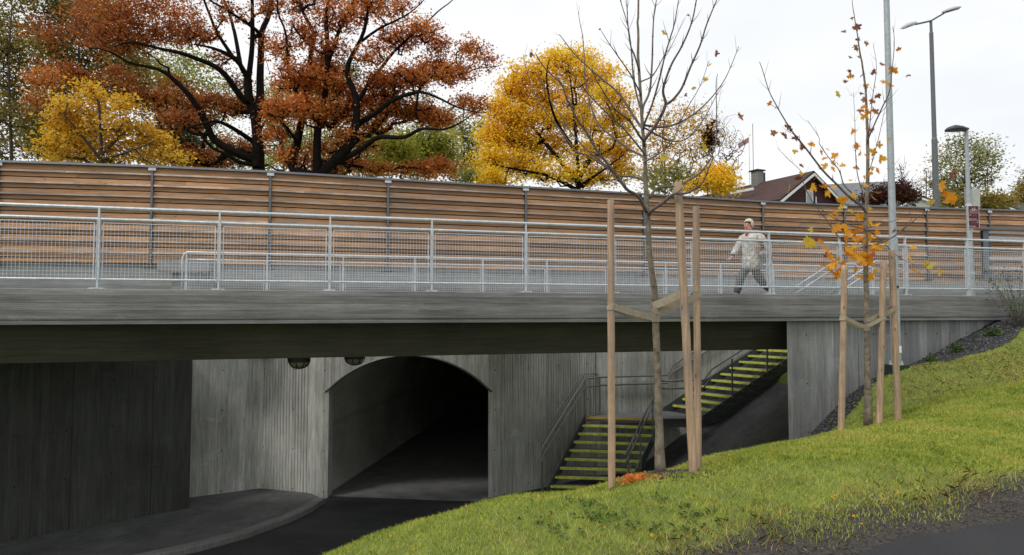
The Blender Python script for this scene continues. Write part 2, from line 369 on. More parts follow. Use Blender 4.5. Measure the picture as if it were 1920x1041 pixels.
kb.extr([(-.12, -.03), (.10, -.03), (.10, .10), (.085, .125), (-.12, .13)], kk)
tag(kb.build('kerb', M['kerb']), kind='structure')
# paved bank below the upper stair flight
V = []; F = []
for i in range(19):
    for j in range(14):
        x = 3.3+i*.42; y = 13.2+j*.62+.29*(x-3.3)
        V.append((x, y, max(GZ, min(GZ+(x-3.4)*.62, -1.0))+.045))
for i in range(18):
    for j in range(13): F.append((i*14+j, (i+1)*14+j, (i+1)*14+j+1, i*14+j+1))
fast('paved_bank', V, F, M['paving'])['kind'] = 'structure'
# ------------------------------------------------------------------ footbridge
ZT = .33
bridge = thing('concrete_footbridge', 'long grey concrete footbridge with board-marked edge beam and dark tapered underside', 'bridge', S(-5, 2, .15))
SL, SR = -22.0, 24.0
path = [(S(a, 0, 0), NB) for a in np.linspace(SL, SR, 60)]
MB().extr([(0, ZT-.01), (.01, ZT), (.30, ZT), (.30, .14), (.30, -.2), (.0, -.2), (.0, -.158), (.022, -.15), (.022, -.133), (0, -.125)], path).build('edge_beam', M['beam'], bridge)
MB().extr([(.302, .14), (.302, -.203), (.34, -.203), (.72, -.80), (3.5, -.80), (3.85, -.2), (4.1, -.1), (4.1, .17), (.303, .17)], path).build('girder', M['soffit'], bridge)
MB().extr([(4.102, .30), (4.102, -.15), (4.25, -.15), (4.25, .30)], [p_ for p_ in path if True]).build('rear_kerb', M['beam'], bridge)
MB().extr([(.304, .172), (4.10, .172), (4.10, .18), (.304, .18)], path).build('deck_surface', M['deck'], bridge)
for px in (1121, 1262):
    q = at(px, 659, 17.2); MB().box((q.x, q.y-.3, -.87), .18, .3, .13).build('bearing', M['black'], bridge)
# ------------------------------------------------------------------ abutments and walls
def mortar(mb, c, r=.12):
    n = 10; V = [(c[0], c[1], c[2]+.045)]; 
    for ring, (rr, zz) in enumerate(((.6, .04), (1, 0))):
        for k in range(n):
            a = 2*math.pi*k/n; q = r*rr*(1+.25*math.sin(k*2.7+c[0]*3)); V.append((c[0]+D.x*math.cos(a)*q*1.3-D.y*math.sin(a)*q*.8, c[1]+D.y*math.cos(a)*q*1.3+D.x*math.sin(a)*q*.8, c[2]+zz))
    F = [(0, 1+k, 1+(k+1) % n) for k in range(n)]+[(1+k, 1+n+k, 1+n+(k+1) % n, 1+(k+1) % n) for k in range(n)]
    mb.add(V, F)
sR = s_px(1474, .12)
a0 = S(sR, .12, 0); bk_ = Vector((.75, .66, 0))
pr = [a0, S(SR, .12, 0), S(SR, 4.2, 0), a0+bk_*4.9]
tag(MB().poly([(q.x, q.y) for q in pr], -5, -.205).build('abutment_wall', M['abut']), 'pale concrete abutment wall under the right end of the footbridge above the grass bank', 'wall')
e0 = AL0-ALD*5.5; nL = Vector((-ALD.y, ALD.x))
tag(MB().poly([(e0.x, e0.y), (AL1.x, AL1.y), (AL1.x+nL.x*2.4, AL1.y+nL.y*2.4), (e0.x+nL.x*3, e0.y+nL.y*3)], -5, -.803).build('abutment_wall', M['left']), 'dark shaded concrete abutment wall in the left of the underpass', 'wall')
# headwall group
def P2(px, Y): return Vector(((px-960)/FPX*Y*1.0, Y))
HT = .25
w_l0 = P2(366, 16.42); w_l0 = Vector((-9.6, 15.3)); w_c = P2(496, 17.41); f_e = P2(585, 16.97); j_l = P2(619, 16.9); j_r = P2(916, 16.9); f_r = P2(941, 17.15); c_r = P2(1116, 19.2)
def wallseg(mb, a, b, z0, z1, th=.35, mi=0):
    t = (b-a).normalized(); n = Vector((-t.y, t.x)); 
    if n.y < 0: n = -n
    mb.poly([(a.x, a.y), (b.x, b.y), (b.x+n.x*th, b.y+n.y*th), (a.x+n.x*th, a.y+n.y*th)], z0, z1, mi)
def fluted(mb, a, b, z0, z1, pitch=.085, th=.35, mi=0):
    t = (b-a); Ln = t.length; t = t/Ln; n = Vector((-t.y, t.x)); 
    if n.y < 0: n = -n
    N = int(Ln/pitch); pts = []
    for i in range(N):
        for (u, d) in ((0, .030), (.14, .006), (.5, -.004), (.86, .006)):
            pts.append(a+t*((i+u)*Ln/N)+n*d)
    pts += [b+n*.02, b+n*th, a+n*th]
    mb.poly([(q.x, q.y) for q in pts], z0, z1, mi)
portal = thing('tunnel_portal', 'grey concrete portal wall with the arched underpass mouth and fluted panels', 'tunnel portal', (-2.5, 16.9, GZ))
mb = MB(); wallseg(mb, w_l0, w_c+(w_c-w_l0).normalized()*.3, -5, HT); mb.build('smooth_panel', M['head'], portal)
mb = MB(); fluted(mb, w_c+Vector((.015, 0)), f_e, -5, HT-.003); mb.build('fluted_panel', M['flute'], portal)
# arched face: columns of quads
mb = MB(); SPZ = at(612, 731, 16.9).z; APZ = at(768, 667.5, 16.9).z
xl, xr = j_l.x, j_r.x; mid = (xl+xr)/2; half = (xr-xl)/2
def arch_z(x):
    u = abs((x-mid)/half); c = APZ-SPZ; Rr = (half*half+c*c)/(2*c); return SPZ+math.sqrt(max(Rr*Rr-(u*half)**2, 0))-(Rr-c)
nA = 40; TH = .4
def yw(x): return 16.9
for i in range(nA):
    xa = xl+(xr-xl)*i/nA; xb = xl+(xr-xl)*(i+1)/nA; za, zb_ = arch_z(xa), arch_z(xb)
    mb.hexa([(xa, 16.9, za), (xb, 16.9, zb_), (xb, 16.9+TH, zb_), (xa, 16.9+TH, za), (xa, 16.9, HT), (xb, 16.9, HT), (xb, 16.9+TH, HT), (xa, 16.9+TH, HT)])
mb.poly([(f_e.x, f_e.y-.05), (xl-.12, 16.86), (xl, 16.9), (xl, 16.9+TH), (f_e.x, 16.9+TH+.07)], -5, HT)
mb.poly([(xr, 16.9), (f_r.x-.015, f_r.y-.03), (f_r.x-.015, 16.9+TH+.2), (xr, 16.9+TH)], -5, HT)
mb.build('arch_face', M['head'], portal)
mb = MB(); wedge = []
for i in range(31):
    x = xl-.09+(xr-xl+.18)*i/30; xx = min(max(x, xl), xr); z = arch_z(xx)-(.06 if x < xl or x > xr else 0); wedge.append(Vector((x, 16.885, z+.012)))
mb.tube(wedge, .028, 6); mb.build('arch_drip_edge', M['stringer'], portal)
mb = MB(); fluted(mb, f_r, c_r, -5, HT-.003); mb.build('fluted_panel', M['flute'], portal)
c_r2 = c_r+Vector((.02, 0)); e_r = Vector((14.5, 19.2+.3*(14.5-2.32)))
tag((lambda m_: (wallseg(m_, c_r2, e_r, -5, HT+.1), m_)[1])(MB()).build('retaining_wall', M['wing']), 'smooth grey concrete retaining wall behind the stair landing', 'wall')
# corrugated tunnel barrel
M['barrel'] = concrete('barrel_lining', (.55, .55, .50), 'h', 0, 3, stain=.5)
M['barrel2'] = concrete('dark_box_lining', (.10, .07, .055), 'h', 0, 3, stain=.5)
tdir = Vector((math.sin(R(7.4)), math.cos(R(7.4)), 0)); tn = Vector((math.cos(R(7.4)), -math.sin(R(7.4)), 0))
V = []; F = []; nr = 40; ncor = 160; c0 = Vector((mid, 16.9+TH-.02, 0)); TL = 16.0
prof = []
for k in range(nr+1):
    a = math.pi*(1.22-1.44*k/nr)   # wraps slightly below
    ca, sa = math.cos(a), math.sin(a); ex = .8
    prof.append((math.copysign(abs(ca)**ex, ca), math.copysign(abs(sa)**ex, sa)))
zc = -3.35; rx = half+.3; rz = APZ+.27-zc
for i in range(ncor*2+1):
    t = i/(ncor*2)*TL; cc = .025 if i % 2 else -.005
    for (a, b) in prof: V.append(tuple(c0+tdir*t+Vector((1, 0, 0))*(a*(rx+cc))+Vector((0, 0, zc+b*(rz+cc if b > 0 else rx*.9)))))
kq = nr+1
F = [(i*kq+k, i*kq+k+1, (i+1)*kq+k+1, (i+1)*kq+k) for i in range(ncor*2) for k in range(nr)]
fast('barrel_lining', V, F, M['barrel'], portal, smooth=True)
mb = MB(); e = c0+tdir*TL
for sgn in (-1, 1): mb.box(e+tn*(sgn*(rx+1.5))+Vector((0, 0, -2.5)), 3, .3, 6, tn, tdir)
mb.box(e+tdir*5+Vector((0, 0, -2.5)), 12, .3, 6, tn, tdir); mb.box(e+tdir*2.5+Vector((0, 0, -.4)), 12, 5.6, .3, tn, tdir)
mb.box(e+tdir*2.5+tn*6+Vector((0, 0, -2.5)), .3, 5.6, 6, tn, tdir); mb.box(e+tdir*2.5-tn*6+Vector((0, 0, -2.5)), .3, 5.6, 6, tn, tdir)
mb.box(e+tdir*2.5+Vector((0, 0, GZ-.3)), 12, 5.6, .3, tn, tdir); mb.build('tunnel_dark_box', M['barrel2'], portal)  # closed box added past the barrel to keep the tunnel's far end dark
q1 = c0-tn*(rx+.1)-tdir*.45; q2 = c0+tn*(rx+.1)-tdir*.45; q3 = q2+tdir*22; q4 = q1+tdir*22
MB().add([(q.x, q.y, GZ-.06) for q in (q1, q2, q3, q4)]+[(q.x, q.y, GZ+.02) for q in (q1, q2, q3, q4)], [(0, 1, 5, 4), (1, 2, 6, 5), (2, 3, 7, 6), (3, 0, 4, 7), (4, 5, 6, 7)]).build('tunnel_floor', M['tfloor'])['kind'] = 'structure'
# ------------------------------------------------------------------ parapet + timber screen on the upper road
ZW = 3.55
wall_px = [(-330, 14.9), (0, 16.2), (288, 16.85), (508, 17.4), (727, 18.4), (984, 19.5), (1205, 20.7), (1427, 22.0), (1580, 22.8), (1734, 23.5), (1851, 24.0), (2050, 24.9)]
# top edge pixels used only to find heights of the screen top
top_y = {-330: 284, 0: 300, 288: 310, 508: 320, 727: 334, 984: 349, 1205: 362, 1427: 376, 1580: 383, 1734: 388, 1851: 391.5, 2050: 397}
wp = []
for px, Y in wall_px:
    q = at(px, top_y[px], Y); wp.append(q)
wz0 = 1.16
screen = thing('timber_noise_screen', 'long horizontal-board timber noise screen with grey steel posts and metal coping', 'fence', (wp[4].x, wp[4].y, wz0))
def seg_frame(a, b):
    t = (b-a); t.z = 0; t.normalize(); n = Vector((t.y, -t.x, 0))   # n points to the viewer
    return t, n
for i in range(len(wp)-1):
    a, b = wp[i], wp[i+1]; t, n = seg_frame(a, b); mb = MB()
    za, zb = a.z, b.z; bot = wz0 if i < 6 else wz0-.12*(i-5)/3
    A = Vector((a.x, a.y, 0))+t*.03; B = Vector((b.x, b.y, 0))-t*.03; Ln = (B-A).length
    ntier = 8; first = .17
    def board(o0, z0a, z0b, o1, z1a, z1b, th, mi, splits):
        """board from bottom (off o0, z z0) to top (o1,z1)"""
        cuts = [0]+splits+[1]
        for c0_, c1_ in zip(cuts[:-1], cuts[1:]):
            pa = A.lerp(B, c0_)+t*(.0015 if c0_ else 0); pb = A.lerp(B, c1_)-t*(.0015 if c1_ < 1 else 0)
            l = lambda p0, p1, c: p0+(p1-p0)*c
            z00, z01 = l(z0a, z0b, c0_), l(z0a, z0b, c1_); z10, z11 = l(z1a, z1b, c0_), l(z1a, z1b, c1_)
            V = [pa+n*o0+Vector((0, 0, z00)), pb+n*o0+Vector((0, 0, z01)), pb+n*(o0-th)+Vector((0, 0, z01)), pa+n*(o0-th)+Vector((0, 0, z00)),
                 pa+n*o1+Vector((0, 0, z10)), pb+n*o1+Vector((0, 0, z11)), pb+n*(o1-th)+Vector((0, 0, z11)), pa+n*(o1-th)+Vector((0, 0, z10))]
            mb.hexa(V, mi)
    rs = random.Random(i*13+5)
    sp = lambda: ([rs.uniform(.2, .8)] if rs.random() < .3 else [])
    ca, cb = za-.05, zb-.05
    board(.05, ca-first, cb-first, .02, ca, cb, .022, 0, sp())
    ha = (ca-first-bot)/ntier; hb = (cb-first-bot)/ntier
    for k in range(ntier):
        ta = ca-first-k*ha; tb = cb-first-k*hb
        board(.078, ta-.042, tb-.042, .078, ta-.002, tb-.002, .09, 1, sp())       # ledge
        ua, ub = ta-.046, tb-.046; ba, bb = ta-ha+.004, tb-hb+.004; ma_, mb_ = (ua+ba)/2, (ub+bb)/2
        board(.025, ma_+.013, mb_+.013, .0, ua, ub, .022, 0, sp())
        board(.055, ba, bb, .030, ma_-.013, mb_-.013, .022, 0, sp())
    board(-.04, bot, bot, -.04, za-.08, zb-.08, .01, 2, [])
    mb.build('timber_panel', [M['wood'], M['ledge'], M['gap_shade']], screen, recalc=True)
for i, q in enumerate(wp[1:-1]):
    t, n = seg_frame(wp[i], wp[i+2]); mb = MB(); bse = Vector((q.x, q.y, 0))
    slim = 4 if i >= 8 else 1
    mb.box(bse+n*.09+Vector((0, 0, (q.z+wz0)/2-.03)), .05 if i < 8 else .03, .012, q.z-wz0+.0, t, n)
    mb.box(bse+n*.04+Vector((0, 0, (q.z+wz0)/2-.03)), .012, .09, q.z-wz0+.0, t, n)
    mb.box(bse+n*.10+Vector((0, 0, wz0-.09)), .3, .14, .025, t, n)
    for dx in (-.1, .1): mb.tube([bse+n*.1+t*dx+Vector((0, 0, wz0-.14)), bse+n*.1+t*dx+Vector((0, 0, wz0-.03))], .016, 6)
    mb.box(bse+n*-.055+Vector((0, 0, (q.z+wz0)/2-.05)), .16, .012, q.z-wz0, t, n)
    mb.build('post', M['galvdull'], screen)
    MB().box(bse+n*.10+Vector((0, 0, q.z-.115)), .17, .02, .07, t, n).build('coping_bracket', M['galv'], screen)
mb = MB(); cps = []
for i, q in enumerate(wp):
    t, n = seg_frame(wp[max(i-1, 0)], wp[min(i+1, len(wp)-1)]); cps.append((q, n))
mb.extr([(-.09, -.01), (.11, -.02), (.125, -.075), (.117, -.075), (.10, -.03), (-.09, -.05)], cps); mb.build('coping', M['galvdull'], screen)
mb = MB(); pp = []
for i, q in enumerate(wp):
    t, n = seg_frame(wp[max(i-1, 0)], wp[min(i+1, len(wp)-1)]); pp.append((Vector((q.x, q.y, 0)), n))
mb.extr([(.22, -1.0), (.22, 1.0), (-.06, 1.0), (-.06, 1.21), (-.25, 1.21), (-.25, -1.0)], pp)
tag(mb.build('parapet_wall', M['parapet']), 'low grey concrete parapet under the timber noise screen', 'wall')
# concrete block and small slab at the left end of the inner railing
cb = thing('concrete_block', 'pale concrete block behind the left rounded end of the inner railing', 'block', at(315, 520, 15.9))
q0 = at(294, 488, 15.9); q1_ = at(352, 510, 15.9)
MB().box(((q0.x+q1_.x)/2+.25, 16.1, (q0.z+q1_.z)/2), q1_.x-q0.x+.5, .4, q0.z-q1_.z).build('cap_block', M['parapet'], cb)
q2_ = at(312, 525, 15.9); MB().box(((q2_.x+q1_.x)/2+.3, 16.2, .45), q1_.x-q2_.x+.5, .3, 1.0).build('stub', M['parapet'], cb)
# ------------------------------------------------------------------ railings
def railing(name, label, posts, off, zb, ztop, z2, zbot, rt, rend=None, lend=None, postw=.06, feet=True, wire=.0042, pitch=.05):
    rt_ = thing(name, label, 'railing', S(posts[len(posts)//2], off, zb))
    for a in posts:
        mb = MB(); c = S(a, off, 0)
        mb.box(c+Vector((0, 0, (zb+ztop)/2)), postw*.42, .05, ztop-zb-.01, D, NB)
        for sg in (-1, 1): mb.box(c+D*(sg*postw*.30)+Vector((0, 0, (zb+.13+z2)/2)), postw*.16, .07, z2-zb-.14, D, NB)
        if feet: mb.box(c+Vector((0, 0, zb+.008)), .18, .13, .016, D, NB)
        mb.build('post', M['galv'], rt_)
        if feet:
            mm = MB(); mortar(mm, S(a, off, zb-.02)); mm.build('mortar_pad', M['parapet'], rt_)
    sa = posts[0] if lend is None else lend; sb = posts[-1] if rend is None else rend
    def line(z, r, nm):
        pts = [S(x, off, z) for x in np.linspace(sa, sb, 40)]
        if nm == 'top_rail':
            if lend is not None: pts = [S(sa-.10, off, zb)]+[S(sa-.10, off, z-.12), S(sa-.06, off, z-.03)]+pts
            if rend is not None: pts = pts+[S(sb+.06, off, z-.03), S(sb+.10, off, z-.12), S(sb+.10, off, zb)]
        MB().tube(pts, r, 10).build(nm, M['galv'], rt_, smooth=True)
    line(ztop, rt, 'top_rail'); line(z2, rt*.92, 'middle_rail'); line(zbot, rt*.72, 'bottom_rail')
    for a, b in zip(posts[:-1], posts[1:]):
        mb = MB(); a1 = a+.06; b1 = b-.06; zt = z2-.055; z0 = zbot+.01
        for z in (zt, z0): mb.bar(S(a1, off, z), S(b1, off, z), .012)
        for x in (a1, b1): mb.bar(S(x, off, z0), S(x, off, zt), .014)
        nx = int((b1-a1)/pitch)
        for k in range(1, nx): x = a1+(b1-a1)*k/nx; mb.bar(S(x, off, z0), S(x, off, zt), wire, up=D)
        nz = int((zt-z0)/pitch)
        for k in range(1, nz): z = z0+(zt-z0)*k/nz; mb.bar(S(a1, off+.003, z), S(b1, off+.003, z), wire)
        mb.build('mesh_panel', M['galv'], rt_, recalc=False)
    return rt_
sA, sB = s_px(182, .12), s_px(1815, .12); st = (sB-sA)/10
railing('bridge_railing', 'galvanised railing with wire mesh along the front edge of the footbridge', [sA+st*k for k in range(-3, 15)], .12, ZT, 1.56, 1.385, .475, .025)
iA, iB = s_px(500, 4.17), s_px(1248, 4.17); sti = (iB-iA)/6
ip = [iA+sti*k for k in range(-1, 9)]+[s_px(1636, 4.17)]
railing('inner_railing', 'lower galvanised mesh railing with rounded ends along the rear edge of the footbridge', ip, 4.17, .18, 1.23, 1.075, .28, .021, rend=s_px(1634, 4.17), lend=ip[0]+.02, feet=False)
# ------------------------------------------------------------------ stairs
stair = thing('steel_staircase', 'dark steel staircase with yellow tread edges climbing from the underpass to the bridge', 'staircase', (2, 17.5, GZ))
BL, BR = Vector((.944, 17.13, -4.29)), Vector((2.78, 16.92, -4.29)); TLc, TRc = Vector((2.01, 18.66, -2.85)), Vector((3.92, 18.3, -2.85))
def tread(l, r, run, nose):
    mb = MB(); n = Vector((run.x, run.y, 0))
    mb.hexa([l+Vector((0, 0, -.05)), r+Vector((0, 0, -.05)), r+n+Vector((0, 0, -.05)), l+n+Vector((0, 0, -.05)), l, r, r+n, l+n])
    o = mb.build('tread', M['tread'], stair); u = n.normalized()
    f = MB().hexa([l-u*.012+Vector((0, 0, -.052)), r-u*.012+Vector((0, 0, -.052)), r-u*.002+Vector((0, 0, -.052)), l-u*.002+Vector((0, 0, -.052)),
                   l-u*.012+Vector((0, 0, .004)), r-u*.012+Vector((0, 0, .004)), r+u*.06+Vector((0, 0, .004)), l+u*.06+Vector((0, 0, .004))]).build('nosing', nose)
    f.parent = o; return o
for k in range(8):
    f = k/8; l = BL.lerp(TLc, f); r = BR.lerp(TRc, f); run = (TLc-BL)/8*1.15
    tread(l, r, run, M['yellow'])
landing = MB()
LP = [(TLc.x, TLc.y), (TRc.x, TRc.y), (5.10, 18.38), (4.95, 19.0), (4.42, 19.78), (2.36, 19.16)]
landing.poly(LP, -2.97, -2.85).build('landing', M['tread'], stair)
tm = MB(); dn = (TRc-TLc).normalized(); fr_ = Vector((-dn.y, dn.x, 0))
tm.box((TLc+TRc)/2+Vector((0, 0, -.02))-fr_*.006, (TRc-TLc).length, .05, .055, dn, fr_).build('landing_nosing', M['orange'], stair)
UN, UF = Vector((5.41, 18.72, -2.68)), Vector((4.6, 19.8, -2.68)); step = Vector((.30, .085, .1715))
for k in range(17):
    l = UF+step*k; r = UN+step*k; tread(l, r, Vector((step.x, step.y, 0))*1.12, M['yellow'])
def stringer(a, b, drop=.30, th=.02):
    a = Vector(a); b = Vector(b); t = (b-a); t.z = 0; t.normalize(); n = Vector((-t.y, t.x, 0))*th
    u = Vector((0, 0, drop)); 
    MB().hexa([a-u, b-u, b-u+n, a-u+n, a, b, b+n, a+n]).build('stringer', M['stringer'], stair)
stringer(BL+Vector((-.16, -.22, -.16)), TLc+Vector((-.03, 0, .08))); stringer(BR+Vector((-.12, -.22, -.16)), TRc+Vector((.03, 0, .08)))
stringer(UN-step*1.0+Vector((0, 0, .03)), UN+step*17+Vector((0, 0, .03)), .32); stringer(UF-step*1.0+Vector((0, 0, .1)), UF+step*17+Vector((0, 0, .1)), .3)
stringer(TRc, Vector((5.10, 18.38, -2.85)), .22)
def hrail(pts, r=.025, nm='handrail', mat=None): MB().tube(pts, r, 8).build(nm, mat or M['darksteel'], stair, smooth=True)
up9 = Vector((0, 0, .93)); up7 = Vector((0, 0, .72))
# left side rail of lower flight: pixels from the photograph at the stair's own distances
def zrail(h): return Vector((0, 0, h))
l0 = BL+Vector((-.2, -.15, -.05)); l1 = TLc+Vector((-.05, .02, 0)); lc = Vector((2.42, 19.1, -2.85)); lr = Vector((4.4, 19.65, -2.85)); lu = UF+step*17
for h in (1.02, .80):
    hrail([l0+zrail(h)+Vector((-.02, -.2, -.1)), l0+zrail(h), l1+zrail(h), lc+zrail(h), lr+zrail(h), UF+zrail(h+.12), lu+zrail(h), lu+Vector((.8, .22, h))])
hrail([l0+zrail(1.14)+Vector((-.1, .05, 0)), l1+zrail(1.14)+Vector((-.08, .05, 0)), lc+zrail(1.1)+Vector((-.05, .1, 0))], .014)
mb = MB()
for k in range(26):
    f = k/25; q = l0.lerp(l1, f)+Vector((-.03, .02, 0)); mb.bar(q+zrail(-.05), q+zrail(1.1), .012)
for k in range(6):
    q = l1.lerp(lc, k/5)+Vector((-.02, 0, 0)); mb.bar(q, q+zrail(1.08), .012)
mb.build('balusters', M['darksteel'], stair)
for q in (l0+Vector((0, 0, -.2)), l1, lc): MB().bar(q+zrail(-.1), q+zrail(1.02), .04).build('rail_post', M['darksteel'], stair)
r0 = BR+Vector((.02, -.05, -.1)); r1 = TRc+Vector((.03, 0, 0))
for h in (1.0, .80): hrail([r0+zrail(h)+Vector((-.08, -.12, -.1)), r1+zrail(h+.05), ])
for f in (.02, .36, .72, 1.0):
    q = r0.lerp(r1, f); MB().bar(q+zrail(-.1), q+zrail(1.03), .038).build('rail_post', M['darksteel'], stair)
n0 = Vector((5.10, 18.42, -2.85)); n1 = UN+step*17
for h in (1.0, .80): hrail([r1+zrail(h), n0+zrail(h), UN+zrail(h+.1), n1+zrail(h+.05), n1+Vector((.8, .22, h))])
for q in (Vector((4.72, 18.33, -2.85)), UN+step*2.0, UN+step*5.6, UN+step*9.2, UN+step*13, UN+step*16.8):
    MB().bar(q+zrail(-.05), q+zrail(1.03), .038).build('rail_post', M['darksteel'], stair)
# bright galvanised upper ends of the stair rails, where they reach the deck
for fq in (UN, UF):
    for h in (1.02, .82):
        a = fq+step*13.5+zrail(h+.08); b = fq+step*17.6+zrail(h+.1)
        MB().tube([a, b, b+Vector((.9, .25, 0)), b+Vector((1.0, .28, -.1)), b+Vector((1.0, .28, -1.0))], .023, 8).build('handrail_end', M['galv'], stair, smooth=True)
# ------------------------------------------------------------------ bulkhead lamps under the deck
M['glass'] = Sh('lamp_glass').done((.25, .24, .2), .25)
def bulkhead(px, Y, label):
    c = at(px, 670, Y); c.z = -.80; t_ = thing('bulkhead_lamp', label, 'lamp', c, 'bulkhead lamps under the footbridge')
    mb = MB(); n = 24
    mb.tube([c, c+Vector((0, 0, -.115))], .195, n); mb.build('housing', M['black'], t_, smooth=False)
    V = []; F = []
    for i in range(7):
        a = math.pi/2*i/6
        for k in range(n): V.append(c+Vector((math.cos(2*math.pi*k/n)*.16*math.cos(a), math.sin(2*math.pi*k/n)*.16*math.cos(a), -.115-.11*math.sin(a))))
    F = [(i*n+k, i*n+(k+1) % n, (i+1)*n+(k+1) % n, (i+1)*n+k) for i in range(6) for k in range(n)]
    MB().add(V, F).build('glass_dome', M['glass'], t_, smooth=True)
    mb = MB()
    for j in range(4):
        an = j*math.pi/4; mb.tube([c+Vector((math.cos(an)*.185*math.cos(a), math.sin(an)*.185*math.cos(a), -.11-.125*math.sin(a))) for a in np.linspace(0, math.pi, 13)], .009, 6)
    mb.build('cage', M['black'], t_, smooth=True)
bulkhead(561, 12.4, 'round black caged bulkhead lamp under the footbridge over the left fluted panel')
bulkhead(665, 13.2, 'round black caged bulkhead lamp under the footbridge just left of the arch top')
# ------------------------------------------------------------------ poles, lamps, signs
def pole_tube(a, b, r0, r1, n=16): return MB().tube([a, b], [r0, r1], n)
lp = Vector((7.42, 13.35, 0)); zb = tz(lp.x, lp.y)
pl = thing('lamp_post', 'tall pale grey steel post rising past the young maple from a dark green base', 'lamp post', (lp.x, lp.y, zb))
ax = lp+Vector((0, 0, zb))
MB().tube([ax+Vector((0, 0, .12)), ax+Vector((0, 0, 2.55)), ax+Vector((0, 0, 2.56)), ax+Vector((0, 0, 9.5))], [.088, .085, .066, .048], 20).build('pole', M['pole'], pl, smooth=False)
M['greenbox'] = simple('dark_green_base', (.012, .03, .02), .5, 0, .2)
mb = MB(); mb.box(ax+Vector((0, 0, -.05)), .34, .34, .34); mb.build('foundation_cap', M['greenbox'], pl)
mb = MB(); mb.tube([ax+Vector((0, 0, .12)), ax+Vector((0, 0, .145))], .13, 16)
for k in range(4): mb.tube([ax+Vector((math.cos(k*1.57+.6)*.11, math.sin(k*1.57+.6)*.11, .1)), ax+Vector((math.cos(k*1.57+.6)*.11, math.sin(k*1.57+.6)*.11, .2))], .014, 6)
mb.build('base_flange', M['galv'], pl)
MB().box(ax+Vector((0, -.092, .42)), .11, .012, .13).build('number_plate', M['white'], pl)
MB().box(ax+Vector((.02, -.09, 1.62)), .035, .02, .045).build('access_port', M['black'], pl)
# double street lamp behind the screen
dl0 = at(1752, 373, 27.0); dtop = at(1744, 38, 27.0); gx = (dl0.x+dtop.x)/2+.05
dl = thing('street_lamp', 'tall grey double-headed street lamp rising behind the timber screen', 'street lamp', (gx, 27, .2))
z1 = at(1745, 275, 27).z
MB().tube([(gx, 27, .2), (gx, 27, at(1745, 262, 27).z), (gx, 27, at(1745, 258, 27).z), (gx, 27, at(1744, 62, 27).z), (gx, 27, at(1744, 60, 27).z), (gx, 27, dtop.z)], [.13, .105, .085, .075, .055, .05], 14).build('pole', M['galvdull'], dl)
def cobra(px0, py0, px1, py1, Y0, Y1, parent):
    a = at(px0, py0, Y0); b = at(px1, py1, Y1); t = (b-a).normalized(); sdv = t.cross(Vector((0, 0, 1))).normalized(); upv = sdv.cross(t)
    Ln = (b-a).length; n = 16; V = []; F = []; prof = [(0, .03, .05), (.08, .07, .08), (.3, .13, .11), (.6, .15, .12), (.85, .12, .08), (1, .03, .02)]
    for (f, wd, hh) in prof:
        for k in range(n):
            an = 2*math.pi*k/n; V.append(a+t*(f*Ln)+sdv*math.cos(an)*wd+upv*(math.sin(an)*hh if math.sin(an) > 0 else 0))
    F = [(i*n+k, i*n+(k+1) % n, (i+1)*n+(k+1) % n, (i+1)*n+k) for i in range(len(prof)-1) for k in range(n)]+[tuple(range(n))[::-1]]
    h = MB().add(V, F).build('lamp_head', M['lamphead'], parent, smooth=True)
    V = [];
    for (f, wd, hh) in prof[1:-1]:
        for k in (-1, 0, 1): V.append(a+t*(f*Ln)+sdv*(k*wd*.92)-upv*(.055 if k == 0 else .01))
    F = [(i*3+k, i*3+k+1, (i+1)*3+k+1, (i+1)*3+k) for i in range(3) for k in range(2)]
    o = MB().add(V, F).build('lens', M['lens'], None); o.parent = h
M['lamphead'] = simple('lamp_head_shell', (.5, .52, .5), .5, 0, .08)
M['lens'] = simple('lamp_lens', (.09, .085, .06), .25, 0, .2)
ar = Vector((gx, 27, dtop.z-.03))
MB().tube([ar, at(1718, 45.5, 26.6)], .035, 8).build('arm', M['stringer'], dl); MB().tube([ar, at(1770, 25, 27.6)], .035, 8).build('arm', M['stringer'], dl)
cobra(1719, 43, 1689, 54, 26.6, 26.2, dl); cobra(1767, 24, 1802, 14, 27.5, 28.0, dl)
# short lamp with signs
sl0 = S(s_px(1821.5, .75), .75, 0); slz = .18
sl = thing('signpost_lamp', 'short steel lamp post with dark hood and maroon cycle signs beyond the front railing', 'street lamp', (sl0.x, sl0.y, slz))
stop_ = at(1816, 240, sl0.y).z; b0 = Vector((sl0.x, sl0.y, 0)); V3 = lambda z: b0+Vector((0, 0, z))
zc1 = at(1820, 512, sl0.y).z; zc2 = at(1820, 385, sl0.y).z
MB().tube([V3(slz), V3(zc1), V3(zc1+.01), V3(zc2), V3(zc2+.02), V3(stop_)], [.078, .076, .062, .058, .048, .04], 16).build('pole', M['pole'], sl)
mb = MB(); mb.tube([V3(zc1-.02), V3(zc1+.02)], .085, 16); mb.tube([V3(zc2-.03), V3(zc2+.03)], .068, 16); mb.build('collar', M['galv'], sl)
hb = V3(stop_-.03); n = 18; V = []; F = []
tdv = Vector((-1, .0, -.05)).normalized(); sdv = Vector((0, -1, 0)); prof = [(-.05, .04, .03, .02), (.02, .07, .05, .05), (.12, .13, .08, .05), (.28, .17, .11, .04), (.42, .14, .07, .03), (.49, .03, .01, .01)]
for (f, wd, hu, hd) in prof:
    for k in range(n):
        an = 2*math.pi*k/n; V.append(hb+tdv*f+sdv*math.cos(an)*wd+Vector((0, 0, math.sin(an)*(hu if math.sin(an) > 0 else hd))))
F = [(i*n+k, i*n+(k+1) % n, (i+1)*n+(k+1) % n, (i+1)*n+k) for i in range(len(prof)-1) for k in range(n)]+[tuple(range(n))[::-1], tuple((len(prof)-1)*n+k for k in range(n))]
